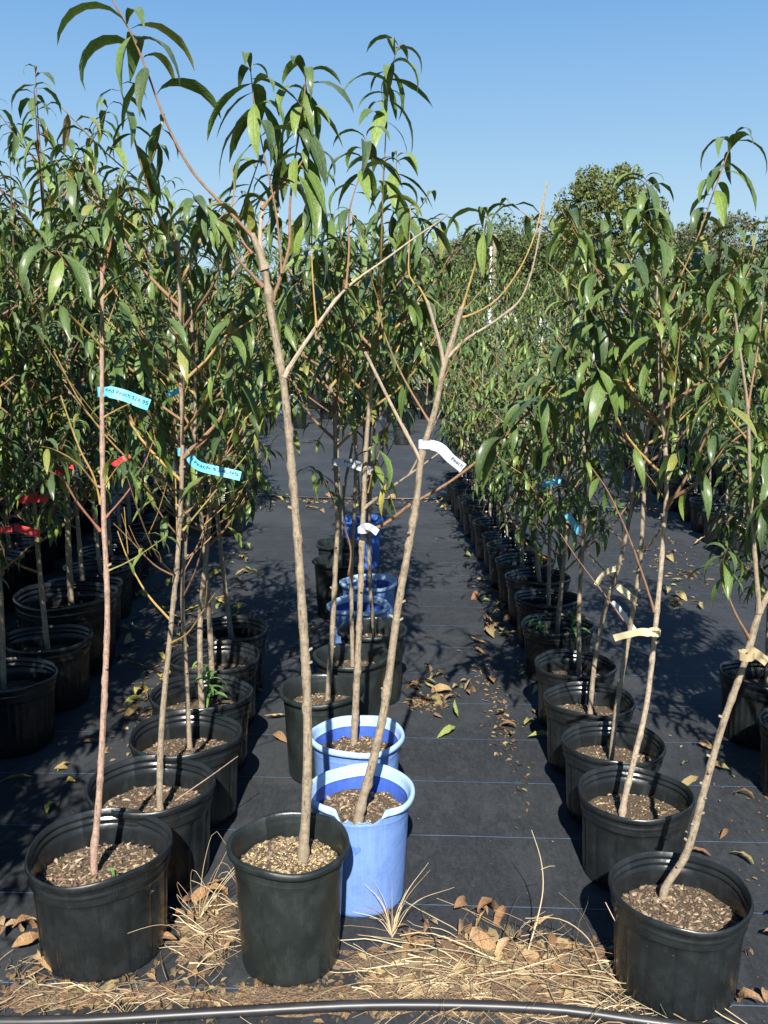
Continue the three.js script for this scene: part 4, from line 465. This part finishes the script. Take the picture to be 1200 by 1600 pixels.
litter(1500, () => [.25 + lg() * .42, -1.94 + lg() * .18], .022); litter(260, () => [.25 + lg() * .4, -1.98 + lg() * .15], .05); litter(620, () => [-.2 + lg() * .5, -1.875 + lg() * .1], .02); litter(280, () => [-.7 + lg() * .3, -1.9 + lg() * .12], .024); litter(220, () => [-.44 + lg() * .1, -2.1 + lg() * .22], .026);
litter(420, () => [lerp(-.9, 1.3, lr()), -1.8 - 5 * lr() * lr()], .007); litter(240, () => [.45 + lg() * .1, -3.6 + lg() * 1.2], .02); litter(160, () => [.17 + lg() * .12, -3.62 + lg() * .12], .022); litter(300, () => [-.95 + lg() * .16, -4.0 + lg() * 1.8], .03); litter(240, () => [-.5 + lg() * 1.6, -8.4 + lg() * .2], .03); litter(120, () => [1.15 + lg() * .25, -2.6 + lg() * 1.0], .014); litter(150, () => [1.9 + lg() * .4, -6 + lg() * 1.4], .03);
tag(mesh('leaf_litter', litG.geo(), mDry, null, true), 'crumbled brown leaf litter scattered over the fabric', 'litter', null, 'stuff');
const ZL = [["y",0.095,"yellowed leaf fallen in the gap beside the left row"],["y",0.09,"fallen leaf at the shaded end of the left row"],["y",0.08,"fallen leaf lying on the fabric at the left edge"],["b",0.092,"brown leaf in the drift before the right row"],["b",0.085,"curled brown leaf in the heap on the middle path"],["y",0.1,"leaf caught along the far thin pipe"],["m",0.09,"single leaf scattered on the path right of the blue pots"],["m",0.07,"single leaf scattered on the path left of the middle row"],["b",0.1,"brown leaf in the right aisle near its shaded row"],["b",0.08,"brown leaf beside the far pipe in the right aisle"],["b",0.075,"brown leaf on the fabric right of the right row"],["d",0.07,"large curled brown leaf on the straw at front"],["d",0.06,"brown leaf in the straw by the blue pot"],["d",0.07,"large brown leaf between the two front left pots"],["d",0.075,"brown leaf in the debris left of the front left pot"],["d",0.075,"brown leaf beside the front right pot"]], FL = [[-1.642,-6.087,0],[-1.516,-5.849,0],[-1.401,-4.925,0],[-0.888,-3.906,0],[-1.302,-5.567,0],[-1.34,-5.356,0],[-1.666,-6.072,0],[-1.021,-3.66,0],[-0.91,-3.893,0],[-1.314,-5.684,0],[-1.157,-4.295,0],[-0.916,-3.797,0],[-1.386,-6.166,0],[-1.041,-4.188,0],[-1.447,-5.75,0],[-1.558,-6.153,0],[-0.856,-3.776,0],[-1.316,-5.269,0],[-1.003,-4.434,0],[-0.878,-3.81,0],[-1.238,-4.886,0],[-1.195,-4.833,0],[-1.454,-5.251,0],[-1.463,-6.386,0],[-1.238,-4.297,0],[-1.227,-4.534,0],[-1.308,-5.119,0],[-1.233,-5.675,0],[-1.459,-5.646,0],[-1.305,-5.357,0],[-1.073,-4.019,0],[-1.198,-4.47,0],[-1.361,-6.097,0],[-1.569,-5.54,0],[-1.024,-4.324,0],[-1.402,-5.16,0],[-1.316,-4.749,0],[-1.193,-4.129,0],[-0.831,-3.611,0],[-0.871,-3.602,0],[-1.523,-5.31,0],[-0.886,-3.958,0],[-0.962,-3.632,0],[-0.963,-3.87,0],[-1.518,-5.693,0],[-1.516,-5.932,0],[-0.962,-3.599,0],[-1.723,-6.567,0],[-1.642,-5.786,0],[-1.18,-5.052,0],[-1.627,-6.116,0],[-1.069,-4.855,0],[-1.711,-6.303,0],[-1.639,-5.789,0],[-1.406,-5.873,0],[-1.337,-4.657,0],[-0.98,-3.537,0],[-1.282,-4.549,0],[-1.15,-4.901,0],[-1.033,-4.694,0],[-1.18,-6.536,1],[-1.233,-6.496,1],[-0.931,-5.107,1],[-0.959,-6.219,1],[-1.36,-7.183,1],[-1.33,-7.399,1],[-0.943,-5.153,1],[-1.512,-8.234,1],[-0.9,-5.998,1],[-0.963,-6.565,1],[-0.868,-5.726,1],[-0.858,-5.471,1],[-1.342,-7.995,1],[-0.946,-5.144,1],[-0.767,-5.025,1],[-1.013,-5.717,1],[-0.899,-5.76,1],[-0.949,-6.12,1],[-0.918,-5.633,1],[-0.913,-5.029,1],[-1.191,-8.099,1],[-0.738,-4.941,1],[-1.323,-8.273,1],[-1.17,-7.806,1],[-0.845,-5.687,1],[-1.427,-7.6,1],[-0.978,-5.985,1],[-0.801,-5.018,1],[-1.534,-8.527,1],[-1.256,-8.465,1],[-1.187,-7.869,1],[-0.839,-5.37,1],[-0.92,-6.045,1],[-1.122,-7.43,1],[-1.102,-6.853,1],[-0.822,-5.394,1],[-1.045,-6.125,1],[-1.573,-8.336,1],[-1.031,-6.253,1],[-0.897,-5.863,1],[-1.244,-6.723,1],[-0.964,-6.136,1],[-1.009,-5.231,1],[-1.229,-8.038,1],[-1.123,-2.988,2],[-1.086,-3.039,2],[-1.163,-2.913,2],[-1.1,-3.208,2],[-1.155,-2.823,2],[-1.019,-2.896,2],[-1.037,-2.677,2],[0.797,-5.307,3],[0.813,-5.165,3],[0.544,-4.556,3],[0.585,-4.588,3],[0.5,-4.524,3],[0.575,-5.216,3],[0.661,-5.017,3],[0.611,-4.5,3],[0.783,-5.377,3],[0.577,-4.815,3],[0.614,-4.66,3],[0.692,-5.297,3],[0.526,-4.547,3],[0.568,-4.616,3],[0.783,-4.74,3],[0.686,-4.756,3],[0.541,-4.492,3],[0.587,-4.494,3],[0.542,-4.53,3],[0.721,-4.752,3],[0.669,-5.225,3],[0.75,-4.993,3],[0.747,-5.233,3],[0.543,-5.221,3],[0.791,-5.185,3],[0.793,-4.983,3],[0.687,-5.005,3],[0.738,-5.277,3],[0.565,-4.473,3],[0.523,-4.715,3],[0.609,-5.055,3],[0.535,-5.36,3],[0.744,-4.562,3],[0.701,-4.581,3],[0.844,-5.206,3],[0.671,-4.862,3],[0.254,-3.669,4],[0.298,-3.662,4],[0.149,-3.739,4],[0.282,-3.716,4],[0.267,-3.695,4],[0.19,-3.672,4],[0.219,-3.752,4],[0.336,-3.726,4],[0.2,-3.846,4],[0.2,-3.745,4],[0.355,-3.678,4],[0.221,-3.802,4],[0.325,-3.832,4],[0.229,-3.903,4],[0.166,-3.767,4],[0.288,-3.748,4],[0.205,-3.666,4],[0.279,-3.865,4],[-0.969,-7.917,5],[0.748,-7.963,5],[0.031,-8.521,5],[-0.999,-8.575,5],[-0.685,-7.956,5],[0.578,-8.087,5],[-0.886,-8.594,5],[-0.539,-7.939,5],[-0.806,-8.076,5],[0.18,-8.297,5],[0.746,-8.57,5],[-0.13,-8.676,5],[-1.014,-8.805,5],[-0.555,-8.712,5],[-0.979,-7.901,5],[-0.562,-7.988,5],[0.217,-8.128,5],[0.125,-7.935,5],[0.555,-8.139,5],[-0.054,-8.162,5],[0.264,-8.292,5],[-0.174,-8.679,5],[0.502,-8.356,5],[-1.057,-8.665,5],[0.576,-8.577,5],[-0.378,-8.173,5],[0.545,-8.505,5],[-0.398,-8.414,5],[-1.053,-8.0,5],[-1.061,-7.928,5],[-0.886,-8.677,5],[0.492,-8.047,5],[-0.693,-8.291,5],[-0.213,-8.14,5],[0.193,-3.486,6],[0.648,-3.782,6],[0.527,-3.246,6],[0.287,-3.436,6],[0.608,-4.128,6],[0.177,-4.029,6],[0.82,-5.244,6],[0.407,-3.328,6],[0.778,-6.996,6],[0.642,-5.501,6],[0.59,-3.904,6],[0.244,-3.331,6],[0.59,-5.081,6],[0.499,-3.34,6],[0.53,-3.358,6],[0.467,-3.802,6],[0.495,-4.326,6],[0.839,-5.016,6],[0.152,-3.763,6],[0.423,-4.263,6],[0.619,-5.533,6],[0.374,-6.713,6],[0.469,-3.305,6],[0.796,-6.37,6],[0.591,-3.483,6],[0.72,-7.323,6],[0.598,-4.017,6],[0.817,-7.163,6],[0.91,-7.021,6],[0.584,-6.174,6],[0.27,-3.343,6],[0.479,-3.508,6],[-0.571,-4.293,7],[-0.568,-5.268,7],[-0.413,-3.265,7],[-0.338,-3.424,7],[-0.496,-3.698,7],[-0.351,-3.675,7],[-0.587,-4.835,7],[-0.533,-3.388,7],[-0.38,-4.563,7],[-0.414,-4.252,7],[-0.376,-3.455,7],[-0.505,-3.823,7],[1.838,-5.667,8],[1.91,-6.183,8],[1.636,-4.983,8],[1.661,-5.229,8],[1.541,-4.877,8],[2.089,-6.597,8],[1.604,-4.955,8],[1.769,-5.019,8],[2.209,-6.541,8],[1.903,-5.776,8],[2.364,-6.411,8],[1.656,-5.092,8],[1.556,-4.899,8],[1.82,-5.562,8],[1.758,-4.994,8],[1.6,-5.087,8],[1.697,-5.295,8],[1.623,-5.215,8],[2.01,-6.316,8],[1.872,-6.048,8],[2.335,-7.558,9],[2.622,-7.955,9],[2.9,-8.087,9],[2.275,-7.574,9],[2.759,-7.745,9],[2.921,-8.167,9],[2.726,-7.732,9],[2.559,-7.644,9],[2.35,-8.068,9],[2.317,-7.878,9],[1.026,-2.593,10],[0.914,-2.41,10],[1.029,-2.397,10],[1.024,-3.024,10],[1.045,-2.918,10],[1.17,-2.971,10],[1.122,-2.796,10],[0.925,-2.44,10],[1.285,-2.976,10],[0.847,-2.223,10],[1.133,-3.193,10],[0.85,-2.342,10],[0.949,-2.255,10],[0.261,-2.173,11],[0.205,-2.043,11],[0.235,-2.154,11],[0.225,-2.091,11],[0.221,-2.094,11],[0.178,-2.176,11],[0.308,-2.041,11],[0.241,-2.159,11],[0.206,-2.073,11],[0.339,-2.087,11],[0.355,-2.079,11],[0.18,-2.063,11],[0.271,-2.065,11],[0.313,-2.177,11],[0.061,-2.034,12],[0.02,-2.148,12],[0.026,-2.11,12],[0.062,-2.106,12],[0.091,-2.128,12],[0.048,-2.052,12],[0.075,-2.011,12],[0.134,-2.114,12],[-0.545,-2.143,13],[-0.52,-2.199,13],[-0.473,-2.256,13],[-0.551,-2.283,13],[-0.445,-2.125,13],[-0.453,-2.275,13],[-0.475,-2.124,13],[-0.574,-2.057,13],[-0.478,-2.297,13],[-0.424,-2.067,13],[-0.497,-2.141,13],[-0.595,-2.305,13],[-0.499,-2.044,13],[-0.572,-2.164,13],[-0.886,-2.015,14],[-0.795,-1.965,14],[-0.913,-2.088,14],[-0.933,-2.057,14],[-0.81,-1.975,14],[-0.935,-2.084,14],[-0.936,-2.086,14],[-0.858,-2.126,14],[0.829,-1.826,15],[0.926,-2.077,15],[0.838,-1.835,15],[0.97,-2.151,15],[0.85,-2.044,15],[0.872,-1.997,15]], fr = rng(61);
const FLV = [0, 1, 2, 3, 4, 5].map(i => leafGeo({ e0: [.25, .15, .5, -.1, .35, .55][i], bend: [.9, .5, 2.0, -.7, 1.2, 2.4][i], twist: [.6, -.4, 1.1, .3, -1.2, .8][i], fold: [.3, .7, .5, 1.0, .35, .85][i], W: [.13, .15, .18, .14, .20, .23][i], n: 7, ripple: .035, seed: i, side: [.4, -.8, .9, .3, -.4, 1][i] }));
const FPAL = { y: [[.42, .34, .07], [.30, .30, .07], [.38, .25, .11], [.22, .25, .06], [.30, .17, .08]], b: [[.30, .17, .09], [.38, .24, .12], [.24, .12, .06], [.40, .30, .13], [.30, .22, .10]], m: [[.38, .30, .09], [.32, .19, .10], [.27, .30, .08], [.42, .30, .16], [.28, .15, .08]], d: [[.33, .17, .09], [.42, .23, .12], [.27, .13, .07], [.46, .29, .17], [.36, .2, .12]] };
const fm = {}; for (const k in FPAL) fm[k] = FPAL[k].map(c => new THREE.MeshStandardMaterial({ color: lin(...c), map: leafMap, roughness: .88, side: THREE.DoubleSide, bumpMap: leafBump, bumpScale: .003 }));
for (const [x, z, k] of FL) { const [pal, size, label] = ZL[k], v = pal === 'd' ? 2 + Math.floor(fr() * 4) : Math.floor(fr() * 5), o = mesh('fallen_leaf', FLV[v], fm[pal][Math.floor(fr() * 5)], null, true), s = size * 1.05 * (.55 + .8 * fr()); o.position.set(x, lift(x, z) + .004 + (z > -2.25 ? .012 : 0) + .12 * s, z); o.quaternion.copy(quat(fr() * 6, (fr() - .5) * .8, (fr() - .5) * .3)); o.scale.setScalar(s); tag(o, label, 'leaf', label.replace(/^(\w+ )*?(leaf)/, 'leaves')); }

// single stalks and tufts
const mStalk = SC.map(c => new THREE.MeshStandardMaterial({ color: lin(...c), roughness: .85 }));
function tuftOf(name, x, z, blades, label, cat) { const r = new THREE.Group(); r.name = numbered(name); r.position.set(x, lift(x, z), z); scene.add(r); tag(r, label, cat); blades.forEach(([pts, rad], i) => mesh(pts.length > 3 ? 'stalk' : 'blade', stem(pts.map(p => V(...p)), rad, rad * .3, { rad: 5, step: .02, knots: 2, seed: i }), mStalk[i % 3], r)); }
tuftOf('dry_stalk', .347, -2.04, [[[[0, 0, 0], [.02, .07, -.01], [.035, .15, -.02], [.03, .22, -.03], [.005, .30, -.03]], .0024], [[[.03, .2, -.025], [.05, .212, -.02], [.062, .212, -.02]], .0012]], 'lone dry stalk standing on the fabric left of the front right pot', 'stalk');
const tb = []; { const r = rng(44); for (let i = 0; i < 17; i++) { const a = r() * 6.28, l = .05 + .13 * r(), sp = .4 + .7 * r(); tb.push([[[0, 0, 0], [Math.cos(a) * l * sp * .35, l * .55, Math.sin(a) * l * sp * .35], [Math.cos(a) * l * sp, l * (.75 + .25 * r()), Math.sin(a) * l * sp]], .0011]); } }
tuftOf('dry_grass', .02, -2.09, tb, 'dry grass tuft standing before the broken blue pot', 'grass tuft');
const tb2 = []; { const r = rng(45); for (let i = 0; i < 12; i++) { const a = r() * 6.28, l = .08 + .15 * r(), sp = .3 + .5 * r(); tb2.push([[[0, 0, 0], [Math.cos(a) * l * sp * .6, l * .6, Math.sin(a) * l * sp * .6], [Math.cos(a) * l * sp + .02, l * .95, Math.sin(a) * l * sp], [Math.cos(a) * l * sp + .05, l * .8, Math.sin(a) * l * sp + .02]], .0011]); } }
tuftOf('dry_grass', -.47, -2.16, tb2, 'tall withered grass leaning on the front left pot', 'grass tuft');
const tb3 = [[[[0, 0, 0], [.06, .05, .03], [.16, .03, .12], [.26, .005, .22]], .003], [[[-.02, 0, .02], [-.06, .09, .03], [-.12, .13, .02], [-.2, .12, 0]], .0022], [[[0, 0, .03], [.02, .10, .05], [-.01, .16, .06], [-.03, .2, .06]], .0022], [[[.02, 0, .05], [.12, .04, .12], [.2, .02, .2], [.3, .006, .26]], .0025]];
tuftOf('dry_grass', .53, -1.99, tb3, 'long bent straw stems against the front right pot', 'grass tuft');

// green weeds in the pots
const mWeed = [leafy(.13, .27, .05), leafy(.20, .36, .07)];
function weed(x, y, z, n, size, label, up) { const r = new THREE.Group(), q = rng(n * 7 + Math.round(size * 1000)); r.name = numbered('weed'); r.position.set(x, y, z); scene.add(r); tag(r, label, 'weed', 'weeds in the pots'); mesh('stem', stem([V(0, -.01, 0), V(.003, size * .5, 0), V(0, size, .004)], .002, .001, { rad: 5, step: .02 }), mWeed[0], r); for (let i = 0; i < n; i++) { const o = mesh('leaf', LEAF[q() < up ? 0 : 1][i % 7], mWeed[i & 1], r); o.position.y = size * (.15 + .85 * i / n); o.quaternion.copy(quat(i * 2.4, 0, up > .6 ? .4 : .1)); o.scale.setScalar(size * (.5 + .5 * q())); } }
weed(-.60, .21, -3.06, 16, .11, 'bright green weed in the fourth left pot', .7); weed(-.69, .2, -3.38, 9, .07, 'small weed in the fifth left pot', .6); weed(-.62, .21, -1.98, 3, .05, 'tiny green seedling in the front left pot', .9);
weed(.66, .21, -3.84, 18, .08, 'pale green weed cluster in the sixth right pot', .5); weed(.79, .2, -3.8, 8, .12, 'thin grassy weed in the sixth right pot', .9); weed(-.06, .25, -4.4, 8, .05, 'small weed in the second far blue pot', .5);

// a bare twig lying over the rim of the second left pot
tag(mesh('fallen_twig', stem([V(-.55, .255, -2.30), V(-.47, .285, -2.38), V(-.41, .30, -2.47)], .0022, .0012, { rad: 5, step: .02, knots: 2 }), mPinkBark, null, true), 'thin bare twig lying across the second left pot', 'twig');

renderer.render(scene, camera);
